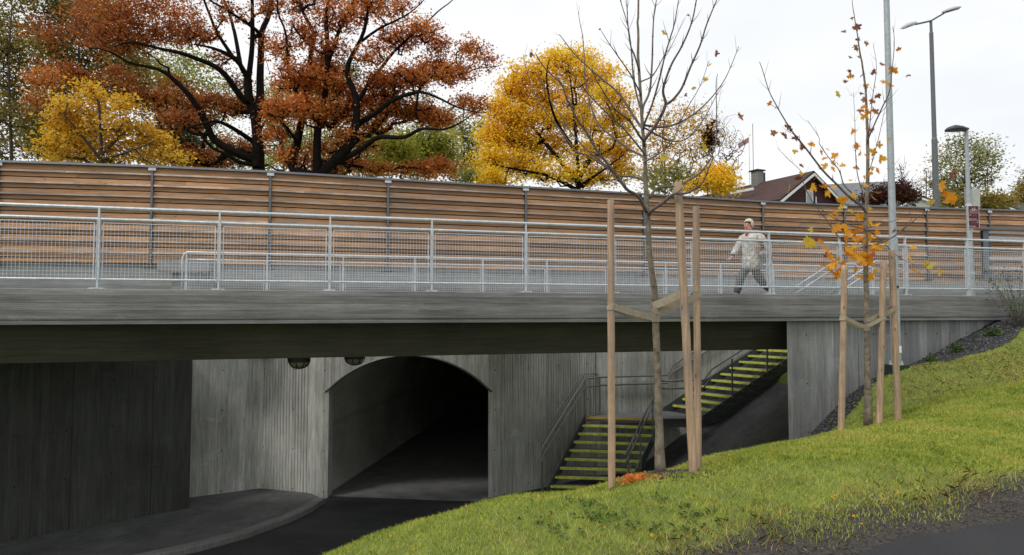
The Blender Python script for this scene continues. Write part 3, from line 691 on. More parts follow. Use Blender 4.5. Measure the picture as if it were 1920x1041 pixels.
M['hood'] = simple('lamp_hood', (.045, .045, .05), .45, 0, .1); MB().add(V, F).build('lamp_hood', M['hood'], sl, smooth=True)
# back of a large sign
Ys = sl0.y+.07; pa = at(1808.5, 354, Ys); pb = at(1838, 388, Ys)
M['signback'] = simple('sign_back', (.46, .48, .42), .6, 0, .1); mb = MB(); mb.box(((pa.x+pb.x)/2, Ys, (pa.z+pb.z)/2), pb.x-pa.x, .012, pa.z-pb.z); mb.build('sign_back', M['signback'], sl)
# maroon cycle route sign
Yf = sl0.y-.09; pa = at(1815, 386, Yf); pb = at(1836, 427.5, Yf); cx, cz = (pa.x+pb.x)/2, (pa.z+pb.z)/2; W, H = pb.x-pa.x, pa.z-pb.z
M['maroon'] = simple('maroon_sign', (.095, .008, .014), .45, 0, .05); M['signwhite'] = simple('sign_white', (.62, .56, .56), .5, 0, .05)
ux = Vector((1, -.12, 0)).normalized(); un = Vector((-.12, -1, 0)).normalized(); uz = Vector((0, 0, 1)); sc0 = Vector((cx, Yf, cz))
sg = MB().box(sc0, W, .008, H, ux, un, uz).build('cycle_sign', M['signwhite'], sl)
def on(x, z, d=.006): return sc0+ux*x+uz*z+un*d
hh = [(.5, .17), (.165, -.155), (-.165, -.5)]
for (zt, zb_) in ((.485, .185), (.165, -.145), (-.165, -.485)):
    MB().box(on(0, (zt+zb_)/2*H, .006), W*.9, .004, (zt-zb_)*H, ux, un, uz).build('sign_field', M['maroon'], sg).parent = sg
def strk(mb, pts, wd=.006):
    for a, b in zip(pts[:-1], pts[1:]): mb.bar(on(*a, .0095), on(*b, .0095), wd, .002, up=un)
mb = MB(); cy = .31*H; rw = .032
for sx_ in (-.045, .045): strk(mb, [(sx_+rw*math.cos(a), cy-.02+rw*math.sin(a)) for a in np.linspace(0, 2*math.pi, 15)])
strk(mb, [(-.045, cy-.02), (-.02, cy+.03), (.028, cy+.03), (.002, cy-.02), (-.045, cy-.02)]); strk(mb, [(.002, cy-.02), (-.028, cy+.045), (-.038, cy+.045), (-.016, cy+.045)]); strk(mb, [(.045, cy-.02), (.022, cy+.05), (.038, cy+.052)])
o = mb.build('bicycle_symbol', M['signwhite'], None); o.parent = sg
mb = MB()
for (zz, sd_) in ((.01, -1), (-.325, 1)):
    z = (zz+.07)*H; x = sd_*.088; strk(mb, [(x-sd_*.03, z), (x, z)], .008); strk(mb, [(x-sd_*.012, z+.014), (x+sd_*.004, z), (x-sd_*.012, z-.014)], .006)
o = mb.build('arrows', M['signwhite'], None); o.parent = sg
M['signpink'] = simple('sign_pink', (.33, .10, .10), .5, 0, .05)
mb = MB()
for zz in (.01, -.325):
    z = (zz+.06)*H; x = .01 if zz > 0 else -.015
    strk(mb, [(x-.045, z-.012), (x-.045, z+.01), (x-.03, z+.022), (x+.03, z+.022), (x+.045, z+.01), (x+.045, z-.012), (x-.045, z-.012)], .005); strk(mb, [(x-.03, z), (x+.03, z)], .005)
o = mb.build('route_badge', M['signpink'], None); o.parent = sg
def text(body, x, z, size):
    cu = bpy.data.curves.new('lettering', 'FONT'); cu.body = body; cu.size = size; cu.extrude = .001; cu.align_x = 'LEFT'
    o = bpy.data.objects.new('lettering', cu); COL.objects.link(o)
    mt = Matrix((( ux.x, uz.x, un.x, 0), (ux.y, uz.y, un.y, 0), (ux.z, uz.z, un.z, 0), (0, 0, 0, 1))); o.matrix_world = Matrix.Translation(on(x, z, .0095)) @ mt
    bpy.context.view_layer.update(); me = bpy.data.meshes.new_from_object(o.evaluated_get(bpy.context.evaluated_depsgraph_get())); me.transform(o.matrix_world)
    me.materials.clear(); me.materials.append(M['signwhite']); bpy.data.objects.remove(o)
    q = bpy.data.objects.new('lettering', me); COL.objects.link(q); q.parent = sg
text('Sentrum', -.105, -.125*H, .048); text('Strinda', -.105, -.455*H, .048)
# steel framed screen at the right end
gt = thing('steel_barrier', 'grey steel framed barrier with silvery slats in front of the timber screen', 'barrier', at(1870, 526, 22.6))
g0 = at(1848, 432, 22.4); g1 = at(1848, 524, 22.4); gd = Vector((.97, .24, 0)).normalized(); gn = Vector((gd.y, -gd.x, 0)); gl = 5.5; gb = Vector((g0.x, g0.y, 0))
for k in (0, 1, 2): 
    mb = MB(); zc_ = (g0.z+g1.z)/2; pq = gb+gd*(k*2.5); mb.box(pq+Vector((0, 0, zc_)), .22, .012, g0.z-g1.z, gd, gn); mb.box(pq+Vector((0, 0, zc_))+gn*-.1, .22, .012, g0.z-g1.z, gd, gn); mb.box(pq+Vector((0, 0, zc_))+gn*-.05, .012, .088, g0.z-g1.z, gd, gn); mb.box(pq+Vector((0, 0, g1.z-.02)), .42, .3, .03, gd, gn)
    mb.build('post', M['galvdull'], gt)
MB().box(gb+gd*2.7+Vector((0, 0, g0.z+.05)), gl+.6, .26, .07, gd, gn).build('cap_rail', M['galvdull'], gt)
M['slat'] = galv('silver_slats', (.5, .5, .5), .5, .3)
for yy, hh_ in ((437, .06), (448, .14), (467, .05), (485, .10), (503, .10), (518, .16)):
    z = at(1870, yy, 22.6).z; MB().box(gb+gd*2.7+Vector((0, 0, z)), gl-.3, .03, hh_, gd, gn).build('slat', M['slat'] if yy != 518 else M['galvdull'], gt)
# ------------------------------------------------------------------ trees
def emit_edges(P, par, rad, sides=5):
    """tapered prisms for every edge; returns V,F"""
    idx = np.where(par >= 0)[0]; a = P[par[idx]]; b = P[idx]; t = b-a; ln = np.linalg.norm(t, axis=1, keepdims=True)+1e-9; t = t/ln
    up = np.where(np.abs(t[:, 2:3]) > .9, np.array([[1., 0, 0]]), np.array([[0, 0, 1.]])); x = np.cross(t, up); x /= np.linalg.norm(x, axis=1, keepdims=True); y = np.cross(t, x)
    ra = np.minimum(rad[par[idx]], rad[idx]*1.5)[:, None]; rb = rad[idx][:, None]; a = a-t*ra*.3
    Vs = []
    for k in range(sides):
        an = 2*math.pi*k/sides; d = x*math.cos(an)+y*math.sin(an); Vs.append(a+d*ra); Vs.append(b+d*rb)
    V = np.stack(Vs, 1).reshape(-1, 3); n = len(idx); base = (np.arange(n)*2*sides)[:, None]
    F = [np.c_[base+2*k, base+2*((k+1) % sides), base+2*((k+1) % sides)+1, base+2*k+1] for k in range(sides)]
    return V, np.concatenate(F)
def grow(limbs, targets, seg=.5, rtip=.02, expo=.45, wig=.18, r_=None, bow=.08, kmix=.25):
    """limbs: list of (points list Vector, r0, r1). nodes from limbs, then joins every target to the nearest node"""
    r_ = r_ or np.random.default_rng(1)
    P = []; par = []; rad = []; dist = []
    for li, (pts, r0, r1) in enumerate(limbs):
        pts = [np.array(p) for p in pts]; cum = [0]
        for a, b in zip(pts[:-1], pts[1:]): cum.append(cum[-1]+np.linalg.norm(b-a))
        start = -1
        if li and P: 
            dd = np.linalg.norm(np.array(P)-pts[0], axis=1); start = int(dd.argmin())
        prev = start; tot = cum[-1]; n = max(int(tot/seg), len(pts))
        for i in range(n+1):
            s_ = tot*i/n; k = min(max(np.searchsorted(cum, s_)-1, 0), len(pts)-2)
            p0, p1, p2, p3 = pts[max(k-1, 0)], pts[k], pts[k+1], pts[min(k+2, len(pts)-1)]; u = (s_-cum[k])/max(cum[k+1]-cum[k], 1e-6)
            p = .5*((2*p1)+(-p0+p2)*u+(2*p0-5*p1+4*p2-p3)*u*u+(-p0+3*p1-3*p2+p3)*u**3)
            P.append(p); par.append(prev); rad.append(r0+(r1-r0)*s_/tot); dist.append((dist[prev] if prev >= 0 else 0)+seg); prev = len(P)-1
    nl = len(P); cap = nl+len(targets)*14; PA = np.zeros((cap, 3)); PA[:nl] = P; pa = list(par); ds = np.zeros(cap); ds[:nl] = dist
    n = nl; root = PA[0]; order = np.argsort(np.linalg.norm(targets-root, axis=1)*(1+.15*r_.random(len(targets))))
    fixed = np.zeros(cap); fixed[:nl] = rad; tipidx = []
    for ti in order:
        T = targets[ti]; dv = PA[:n]-T; dd = np.sqrt((dv**2).sum(1))*(1+.6*np.clip(dv[:, 2]/(np.abs(dv).sum(1)+1e-6), 0, 1))+kmix*.2*ds[:n]; j = int(dd.argmin())
        A = PA[j]; v = T-A; ln = np.linalg.norm(v); m = max(1, min(12, int(round(ln/seg)))); prev = j; o1 = r_.normal(size=3)*wig*ln*.5; perp = np.array([0, 0, -bow*ln])
        for i in range(1, m+1):
            u = i/m; q = A+v*u+(o1*math.sin(math.pi*u)+perp*math.sin(math.pi*u))+(r_.normal(size=3)*wig*.35*min(seg, ln/m) if i < m else 0)
            PA[n] = q; pa.append(prev); ds[n] = ds[prev]+ln/m; prev = n; n += 1
        tipidx.append(prev)
    PA = PA[:n]; pa = np.array(pa); cnt = np.zeros(n); cnt[tipidx] = 1
    for i in range(n-1, 0, -1):
        if pa[i] >= 0: cnt[pa[i]] += cnt[i]
    rad = rtip*np.maximum(cnt, .6)**expo; rad[:nl] = np.clip(rad[:nl], fixed[:nl], fixed[:nl]*1.15)
    for i in range(nl, n): rad[i] = min(rad[i], rad[pa[i]]*.92)
    return PA, pa, rad, tipidx
def leaves(centres, per, spread, size, r_, flat=.6, down=0):
    n = len(centres)*per; c = np.repeat(centres, per, axis=0)+r_.normal(size=(n, 3))*spread*np.array([1, 1, .75])
    nrm = r_.normal(size=(n, 3)); nrm[:, 2] += flat*np.sign(nrm[:, 2]); nrm /= np.linalg.norm(nrm, axis=1, keepdims=True)
    a = np.cross(nrm, r_.normal(size=(n, 3))); a /= np.linalg.norm(a, axis=1, keepdims=True); b = np.cross(nrm, a)
    sz = size*(.45+1.15*r_.random((n, 1))**1.3); fold = nrm*sz*.25
    V = np.stack([c-a*sz*.55, c-b*sz*.38+fold, c+a*sz*.6, c+b*sz*.38+fold], 1).reshape(-1, 3)
    return V, np.arange(n*4).reshape(-1, 4)
def blobs(cl, Yc, r_, dens=1., dy=2.5):
    """clusters of (px,py,rpx,rpy,n[,dY]) around depth Yc -> target points"""
    out_ = []
    for c in cl:
        px, py, ra, rb, n = c[:5]; d0 = c[5] if len(c) > 5 else r_.normal()*dy*.5+dy*.35; n = int(n*dens)
        v = r_.normal(size=(n, 3)); v /= np.linalg.norm(v, axis=1, keepdims=True); v *= r_.random((n, 1))**.4*np.where(r_.random((n, 1)) < .2, 1.45, .92)
        C0 = at(px, py, Yc+d0); s_ = (Yc+d0)/FPX
        out_.append(np.array(C0)+v*np.array([ra*s_, min(ra*s_, dy), rb*s_]))
    return np.concatenate(out_)
def tree(name, label, cat, limbs, targets, bark, leafm, seed=1, seg=.5, rtip=.02, per=14, spread=.35, lsize=.12, wig=.18, group=None, flat=.6, expo=.45, sides=5, extra=None, bow=.08, leafsel=None, cols=None):
    r_ = np.random.default_rng(seed); root = limbs[0][0][0]
    t_ = thing(name, label, cat, Vector(root), group)
    P, pa, rad, tips = grow(limbs, targets, seg, rtip, expo, wig, r_, bow)
    V, F = emit_edges(P, pa, rad, sides); fast('trunk', V, F, bark, t_, smooth=True)
    if leafm is not None:
        T = P[np.array(tips)]
        if leafsel is not None: T = T[leafsel(T)]
        if len(T):
            V, F = leaves(T, per, spread, lsize, r_, flat); fast('crown', V, F, leafm, t_)
    return t_
def pl_(Y, pts, dy=0): 
    n = len(pts); return [at(x, y, Y+dy*i/max(n-1, 1)) for i, (x, y) in enumerate(pts)]
M['rust'] = leafmat('rust_oak_leaves', [(.08, (.16, .052, .026)), (.38, (.37, .12, .042)), (.62, (.64, .22, .055)), (.9, (.80, .38, .10))], .22, .4)
M['rustb'] = leafmat('orange_oak_leaves', [(.05, (.24, .075, .03)), (.35, (.50, .16, .045)), (.6, (.78, .28, .07)), (.9, (.88, .42, .12))], .3, .4)
M['gold'] = leafmat('golden_maple_leaves', [(.05, (.92, .50, .025)), (.4, (.98, .66, .04)), (.7, (.98, .74, .06)), (.95, (.98, .80, .12))], .4, .45)
M['yellowleaf'] = leafmat('dull_yellow_leaves', [(.1, (.42, .22, .02)), (.5, (.78, .46, .04)), (.9, (.88, .62, .08))], .5, .45)
M['olive'] = leafmat('olive_leaves', [(.1, (.11, .10, .03)), (.5, (.32, .25, .06)), (.9, (.52, .36, .08))], .3, .4)
M['green'] = leafmat('yellow_green_leaves', [(.1, (.12, .17, .035)), (.45, (.32, .35, .06)), (.75, (.62, .56, .09)), (.95, (.75, .62, .09))], .3, .45)
M['darkgreen'] = leafmat('dark_green_leaves', [(.1, (.02, .035, .012)), (.6, (.05, .08, .025)), (.95, (.10, .13, .03))], .3, .3)
M['pale'] = leafmat('pale_green_leaves', [(.1, (.18, .20, .07)), (.6, (.38, .38, .13)), (.95, (.58, .48, .15))], .3, .45)
M['darkred'] = leafmat('dark_red_leaves', [(.1, (.04, .014, .012)), (.6, (.09, .03, .02)), (.95, (.16, .05, .03))], .6, .3)
YO = 38.0
def ground_at(Y): return float(upz(0, Y))
def rootpt(px, Y): return Vector(((px-960)/FPX*Y, Y, ground_at(Y)))
oak1 = [([rootpt(485, YO)]+pl_(YO, [(484, 312), (479, 234), (474, 205), (466, 184), (464, 148)]), 0.46, 0.24),
        (pl_(YO, [(480, 225), (487, 184), (487, 148), (489, 92), (490, 61), (503, 31), (509, 0), (512, -40), (508, -90)], 2), 0.272, 0.068),
        (pl_(YO, [(464, 148), (447, 117), (426, 101), (395, 89), (364, 83)], -3), 0.177, 0.041),
        (pl_(YO, [(450, 120), (441, 68), (432, 31), (420, 0), (405, -40)], 2), 0.136, 0.041),
        (pl_(YO, [(438, 108), (407, 61), (392, 25), (380, -6), (372, -40)], -2), 0.122, 0.041),
        (pl_(YO, [(465, 150), (472, 92), (473, 31), (472, -10), (468, -60)], -1), 0.177, 0.068),
        (pl_(YO, [(489, 66), (475, 52), (444, 31), (414, 12), (392, 0), (370, -20)], -3), 0.116, 0.034),
        (pl_(YO, [(466, 192), (457, 187), (438, 163), (423, 141), (401, 123), (364, 108), (334, 98), (303, 92), (272, 84), (241, 79), (215, 88)], -5), 0.204, 0.034),
        (pl_(YO, [(478, 300), (440, 285), (401, 261), (383, 224), (370, 200), (352, 175), (327, 150), (303, 132), (272, 124), (241, 117), (220, 104), (192, 92), (165, 90)], -4), 0.231, 0.027),
        (pl_(YO, [(474, 265), (441, 243), (413, 229), (392, 229), (350, 240)], -4), 0.150, 0.041),
        (pl_(YO, [(478, 308), (450, 305), (425, 290), (395, 275), (375, 250)], -2), 0.136, 0.054),
        (pl_(YO, [(318, 142), (314, 125), (295, 118), (288, 104), (262, 98)], -1), 0.061, 0.020),
        (pl_(YO, [(484, 250), (505, 220), (530, 235), (545, 260)], -3), 0.088, 0.034)]
oc1 = [(100, 62, 48, 26, 60), (170, 45, 60, 32, 110), (235, 25, 60, 40, 120), (300, 15, 60, 34, 100), (350, 35, 40, 30, 60), (210, 78, 55, 26, 110), (265, 65, 48, 26, 90), (320, 62, 48, 22, 80), (370, 62, 42, 18, 60), (190, 5, 60, 30, 70), (270, -30, 90, 40, 80), (380, -30, 80, 40, 70), (470, -50, 80, 40, 70),
       (75, 150, 30, 20, 50), (115, 140, 45, 18, 80), (160, 150, 40, 16, 60), (220, 140, 34, 16, 50), (330, 160, 38, 18, 45), (300, 190, 40, 20, 60), (355, 195, 45, 20, 90), (400, 190, 40, 17, 80), (445, 202, 38, 17, 80), (485, 203, 32, 15, 70), (330, 225, 40, 20, 70), (370, 228, 40, 18, 60), (300, 245, 32, 18, 40), (475, 280, 28, 16, 60), (435, 270, 30, 14, 30), (390, 300, 50, 18, 60), (340, 290, 40, 24, 50), (430, 25, 36, 26, 35), (505, 12, 26, 20, 30), (450, 160, 25, 18, 22), (500, 80, 25, 26, 24), (415, 110, 32, 14, 20), (240, 175, 45, 20, 40), (70, 190, 26, 20, 30)]
rr = np.random.default_rng(11)
tree('oak_tree', 'great dark-limbed oak with rust leaves and the leftmost thick trunk', 'tree', oak1, blobs(oc1, YO, rr, 1.1), M['oakbark'], M['rust'], 3, .45, .013, 17, .21, .12, .3, 'rust-leaved oaks behind the screen', expo=.42)
YP = 36.0
oak2 = [([rootpt(600, YP)]+pl_(YP, [(594, 317), (596, 235), (607, 196), (612, 130), (614, 82), (611, 33), (616, -10), (612, -70)]), 0.30, 0.07),
        (pl_(YP, [(597, 330), (549, 317), (558, 261), (571, 196), (581, 114), (588, 65), (578, 42), (565, 16), (558, -20)], 2), 0.286, 0.054),
        (pl_(YP, [(612, 128), (633, 65), (656, 20), (668, -20)], 2), 0.136, 0.041),
        (pl_(YP, [(598, 330), (646, 284), (663, 255), (668, 190), (650, 134), (669, 88), (682, 59), (692, 7), (700, -30)], -2), 0.272, 0.041),
        (pl_(YP, [(640, 300), (676, 281), (709, 258), (757, 258), (790, 242), (833, 243), (865, 229), (880, 219)], -4), 0.184, 0.024),
        (pl_(YP, [(668, 235), (700, 215), (735, 189), (784, 173), (820, 183), (859, 202), (900, 212)], -3), 0.150, 0.020),
        (pl_(YP, [(784, 173), (800, 150), (830, 140), (865, 147), (885, 131), (937, 124)], 1), 0.068, 0.014),
        (pl_(YP, [(672, 82), (709, 55), (748, 36), (774, 20), (800, -5)], -2), 0.088, 0.020),
        (pl_(YP, [(664, 200), (690, 160), (715, 127), (741, 95), (800, 42), (823, 20), (849, 0), (860, -20)], 3), 0.109, 0.020),
        (pl_(YP, [(780, 207), (805, 205), (812, 190)], 0), 0.048, 0.020),
        (pl_(YP, [(570, 200), (545, 150), (540, 120), (535, 60), (520, 20), (522, -20)], -2), 0.109, 0.034),
        (pl_(YP, [(556, 265), (530, 230), (505, 215)], -2), 0.082, 0.034)]
oc2 = [(560, 140, 42, 20, 90), (610, 132, 40, 18, 70), (545, 165, 40, 18, 60), (620, 160, 48, 20, 90), (575, 205, 55, 22, 130), (630, 210, 50, 22, 130), (680, 190, 50, 24, 130), (720, 160, 50, 24, 130), (770, 145, 48, 22, 120), (815, 130, 42, 20, 90), (850, 140, 34, 18, 60), (740, 205, 50, 20, 120), (790, 212, 46, 18, 110), (825, 222, 36, 16, 60), (695, 235, 50, 14, 60), (885, 95, 34, 16, 36), (905, 115, 26, 14, 22), (890, 200, 24, 16, 40), (862, 190, 22, 14, 20), (745, 75, 46, 20, 80), (790, 55, 40, 18, 60), (820, 85, 34, 16, 40), (700, 100, 30, 26, 36), (640, 30, 46, 32, 90), (620, 90, 40, 20, 50), (690, 15, 44, 24, 60), (740, 10, 40, 20, 45), (570, 60, 36, 34, 60), (530, 90, 30, 26, 40), (560, 5, 50, 26, 60), (620, -40, 90, 36, 80), (730, -40, 80, 26, 50),
       (520, 205, 30, 20, 60), (520, 250, 30, 20, 40), (550, 290, 34, 18, 50), (610, 280, 44, 20, 60), (600, 312, 60, 14, 60), (660, 306, 44, 14, 50), (715, 318, 44, 10, 40), (800, 318, 46, 12, 70), (835, 310, 30, 14, 40), (650, 255, 30, 14, 40), (690, 275, 30, 12, 25)]
tree('oak_tree', 'spreading oak with rust-orange leaves and several trunks right of the thick trunk', 'tree', oak2, blobs(oc2, YP, rr, 1.3), M['oakbark'], M['rustb'], 5, .45, .013, 17, .21, .115, .3, 'rust-leaved oaks behind the screen', expo=.42)
# golden maple
YM = 50.0
gm = [([rootpt(1085, YM)]+pl_(YM, [(1085, 355), (1083, 300), (1078, 230), (1072, 170), (1065, 120)]), .26, .04),
      (pl_(YM, [(1085, 345), (1040, 290), (1000, 240), (975, 200)], 2), .2, .04), (pl_(YM, [(1085, 335), (1120, 270), (1145, 210), (1150, 160)], 2), .2, .04),
      (pl_(YM, [(1080, 355), (1030, 330), (970, 318), (930, 310)], -3), .16, .04), (pl_(YM, [(1083, 290), (1040, 220), (1025, 150), (1030, 110)], -3), .16, .03), (pl_(YM, [(1086, 350), (1130, 320), (1170, 290)], -3), .14, .03)]
gc = [(1040, 110, 34, 18, 70), (1090, 108, 36, 18, 60), (1000, 138, 40, 24, 100), (1060, 140, 46, 26, 80), (1120, 140, 40, 26, 100), (960, 165, 34, 22, 90), (1010, 185, 50, 24, 130), (1080, 185, 50, 28, 90), (1145, 180, 36, 28, 90), (940, 205, 34, 18, 80), (965, 225, 42, 24, 130), (1030, 225, 50, 26, 130), (1100, 230, 50, 26, 100), (1160, 230, 30, 34, 90), (925, 255, 30, 24, 110), (975, 265, 50, 24, 150), (1040, 275, 50, 28, 120), (1110, 285, 46, 26, 110), (1165, 280, 30, 34, 80), (925, 300, 34, 24, 120), (975, 310, 50, 26, 150), (1040, 325, 50, 22, 90), (1105, 330, 46, 20, 70), (1165, 325, 30, 24, 60), (925, 335, 34, 18, 80)]
tree('maple_tree', 'large rounded golden-yellow maple standing alone behind the screen', 'tree', gm, blobs(gc, YM, rr, .8, 3.5), M['oakbark'], M['gold'], 8, .6, .012, 30, .36, .155, .2, expo=.42, flat=.8)
# small yellow tree at left
YL = 29.0
yl = [([rootpt(190, YL)]+pl_(YL, [(190, 300), (188, 240), (185, 190)]), .16, .04), (pl_(YL, [(190, 300), (150, 250), (120, 215)], -1), .08, .02), (pl_(YL, [(190, 290), (230, 250), (255, 225)], 1), .08, .02), (pl_(YL, [(190, 300), (240, 285), (290, 265)], -1), .07, .02)]
yc = [(165, 170, 26, 18, 40), (130, 200, 34, 22, 70), (190, 195, 36, 22, 70), (235, 195, 26, 20, 50), (110, 235, 30, 24, 70), (160, 235, 40, 24, 90), (220, 235, 36, 22, 70), (265, 245, 30, 18, 50), (100, 275, 30, 24, 70), (150, 275, 40, 24, 80), (210, 275, 40, 22, 80), (260, 275, 36, 20, 60), (300, 262, 24, 14, 40), (120, 298, 40, 14, 50), (190, 300, 50, 14, 60), (270, 300, 40, 12, 50), (330, 298, 40, 14, 26)]
tree('maple_tree', 'small dull-yellow tree at the left above the timber screen', 'tree', yl, blobs(yc, YL, rr, .75, 1.8), M['greybark'], M['yellowleaf'], 9, .35, .006, 11, .22, .135, .25, expo=.45)
# backdrop trees
def auto(name, label, px, Y, cl, leafm, bark, seed, lsize=.13, per=8, rtip=.012, spread=.4, dens=1, dy=3, group=None, trunkr=.22, flat=.6, wig=.2, topy=None, bow=.05, leafsel=None, seg=.6):
    per = int(per*1.7); dens *= 1.3; r_ = np.random.default_rng(seed); ty = topy if topy is not None else min(c[1]-c[3] for c in cl)
    lm = [([rootpt(px, Y)]+pl_(Y, [(px+2, 320), (px-3, (320+ty)/2), (px+4, ty+20)]), trunkr*.7, .02)]
    return tree(name, label, 'tree', lm, blobs(cl, Y, r_, dens, dy), bark, leafm, seed, seg, rtip, per, spread, lsize, wig, group, flat, bow=bow, leafsel=leafsel)
G1 = 'thin-leaved trees behind the oaks'
auto('birch_tree', 'sparse olive-brown tree at the far left edge, sky showing through it', 20, 44, [(10, 40, 50, 45, 70), (-20, 90, 50, 40, 60), (40, 110, 40, 40, 70), (0, 170, 60, 40, 90), (30, 220, 50, 30, 60), (0, 270, 60, 30, 60), (30, -10, 50, 30, 50)], M['olive'], M['greybark'], 21, .17, 11, .011, .55, 1, 3, G1)
auto('birch_tree', 'olive-yellow tree between the left edge and the great oak, top beyond view', 150, 48, [(120, 20, 50, 40, 80), (180, 30, 60, 40, 80), (90, 80, 50, 40, 80), (150, 100, 60, 40, 90), (220, 90, 50, 40, 60), (120, 150, 60, 30, 80), (200, 160, 60, 30, 80), (90, 200, 50, 40, 80), (70, 260, 50, 40, 90), (150, 250, 60, 40, 80), (260, 180, 50, 40, 60), (250, 120, 40, 30, 50), (160, -20, 70, 30, 50)], M['olive'], M['greybark'], 22, .18, 14, .012, .55, 1, 3, G1)
auto('linden_tree', 'yellow-green tree seen behind the limbs of the great oak', 300, 52, [(300, 130, 50, 30, 60), (350, 150, 60, 30, 60), (290, 180, 50, 40, 80), (350, 210, 60, 40, 80), (420, 180, 50, 40, 60), (300, 270, 60, 30, 70), (400, 260, 60, 40, 60), (360, 110, 40, 20, 40)], M['green'], M['greybark'], 23, .16, 11, .012, .6, 1, 3, G1)
auto('linden_tree', 'green and yellow tree filling the gap between the oak trunks', 530, 50, [(520, 190, 36, 40, 90), (520, 240, 40, 40, 90), (560, 270, 50, 30, 80), (620, 260, 50, 40, 80), (630, 180, 50, 50, 60), (640, 300, 60, 26, 80), (520, 300, 50, 24, 70), (460, 300, 50, 24, 50)], M['green'], M['greybark'], 24, .15, 11, .012, .55, 1, 3, G1)
auto('linden_tree', 'bright yellow-green tree low under the long oak branch', 750, 46, [(700, 260, 34, 20, 60), (740, 280, 44, 28, 140), (790, 270, 44, 26, 130), (825, 270, 30, 26, 80), (700, 310, 50, 18, 90), (770, 310, 50, 18, 90), (820, 300, 36, 24, 80)], M['green'], M['oakbark'], 25, .15, 12, .014, .5, 1, 2.5, G1)
auto('willow_tree', 'dull grey-green tree low between the oak and the golden maple', 870, 56, [(870, 250, 24, 24, 50), (880, 290, 34, 30, 100), (860, 320, 40, 22, 80), (905, 235, 20, 16, 30), (890, 330, 40, 14, 60), (830, 230, 30, 30, 50), (790, 200, 30, 30, 40)], M['pale'], M['greybark'], 26, .16, 9, .012, .5, 1, 2.5, G1)
auto('conifer_tree', 'dark green conifer showing low between the small yellow tree and the great oak', 345, 45, [(345, 240, 20, 30, 60), (345, 275, 30, 24, 90), (350, 300, 44, 18, 100), (410, 300, 40, 20, 60)], M['darkgreen'], M['greybark'], 27, .14, 14, .012, .4, 1, 2, G1)
auto('conifer_tree', 'dark green conifer top showing between the oak trunks', 585, 55, [(600, 110, 10, 14, 14), (605, 140, 20, 24, 50), (600, 170, 34, 30, 90), (655, 140, 20, 30, 40)], M['darkgreen'], M['greybark'], 28, .16, 12, .012, .45, 1, 2, G1)
# trees right of the golden maple
def some(fr, sd): 
    r2 = np.random.default_rng(sd); return lambda T: r2.random(len(T)) < fr
auto('ash_tree', 'thin nearly bare tree with orange remnants behind the first young maple', 1245, 44, [(1240, 230, 30, 34, 60), (1290, 225, 34, 30, 60), (1230, 290, 34, 40, 70), (1280, 280, 40, 40, 70), (1320, 250, 26, 34, 40), (1250, 330, 50, 24, 60)], M['yellowleaf'], M['greybark'], 31, .14, 5, .010, .5, 1, 2.5, None, .14)
bt = auto('bare_tree', 'bare grey-brown tree with a dark nest beside the ash tree', 1335, 46, [(1340, 240, 36, 34, 140), (1370, 270, 30, 36, 120), (1320, 290, 40, 34, 120), (1370, 310, 26, 26, 90), (1300, 330, 40, 20, 60)], M['yellowleaf'], M['greybark'], 32, .1, 3, .010, .3, 1, 2.5, None, .14, leafsel=some(.12, 2))
ntp = at(1330, 260, 45.5); V, F = leaves(np.array([ntp])+rr.normal(size=(40, 3))*np.array([.22, .22, .38]), 30, .12, .14, rr); tag(fast('bird_nest', V, F, M['darkred']), 'dark brown bird nest clump high in the bare tree', 'nest')
auto('young_tree', 'small bright yellow tree just left of the maroon house', 1325, 38, [(1345, 325, 24, 14, 50), (1350, 345, 30, 14, 70), (1335, 340, 24, 14, 40), (1300, 350, 20, 8, 14)], M['gold'], M['greybark'], 33, .13, 12, .010, .3, 1, 1.2, None, .08)
auto('shrub_tree', 'green shrub low behind the first young maple', 1270, 40, [(1230, 325, 24, 12, 22), (1265, 322, 24, 10, 22), (1290, 345, 40, 14, 40), (1240, 350, 40, 10, 24)], M['pale'], M['greybark'], 34, .13, 9, .010, .3, 1, 1.2, None, .06)
auto('birch_tree', 'airy green-yellow tree behind the short signpost lamp', 1812, 50, [(1800, 270, 34, 18, 46), (1840, 275, 30, 18, 40), (1775, 300, 26, 22, 44), (1820, 305, 40, 22, 66), (1855, 300, 24, 20, 34), (1790, 335, 36, 20, 70), (1840, 335, 36, 18, 50), (1800, 362, 40, 14, 80), (1770, 345, 18, 24, 36)], M['pale'], M['oakbark'], 35, .14, 7, .010, .35, 1, 2, None, .12)
auto('bush', 'dark red bush beside the tall pale lamp post', 1668, 42, [(1670, 360, 34, 14, 90), (1700, 368, 24, 10, 60), (1640, 372, 26, 10, 60), (1690, 352, 16, 8, 20)], M['darkred'], M['greybark'], 36, .12, 12, .008, .25, 1, 1.2, None, .06)
auto('bare_tree', 'bare pale twiggy tree above the dark red bush', 1688, 55, [(1685, 320, 24, 20, 60), (1700, 345, 20, 20, 50), (1660, 345, 22, 20, 40)], M['olive'], M['greybark'], 37, .1, 2, .009, .3, 1, 2, None, .08, leafsel=some(.1, 3))
auto('bare_tree', 'bare pale twiggy tree left of the double street lamp', 1735, 55, [(1730, 345, 14, 16, 40), (1745, 330, 12, 18, 34), (1755, 350, 16, 16, 40)], M['olive'], M['greybark'], 38, .1, 4, .009, .3, 1, 2, None, .08, leafsel=some(.4, 3))
auto('birch_tree', 'brown-leaved tree at the right edge behind the screen', 1930, 52, [(1915, 365, 16, 14, 60), (1925, 350, 16, 16, 50), (1940, 330, 24, 20, 60)], M['olive'], M['greybark'], 39, .13, 8, .009, .3, 1, 2, None, .1)
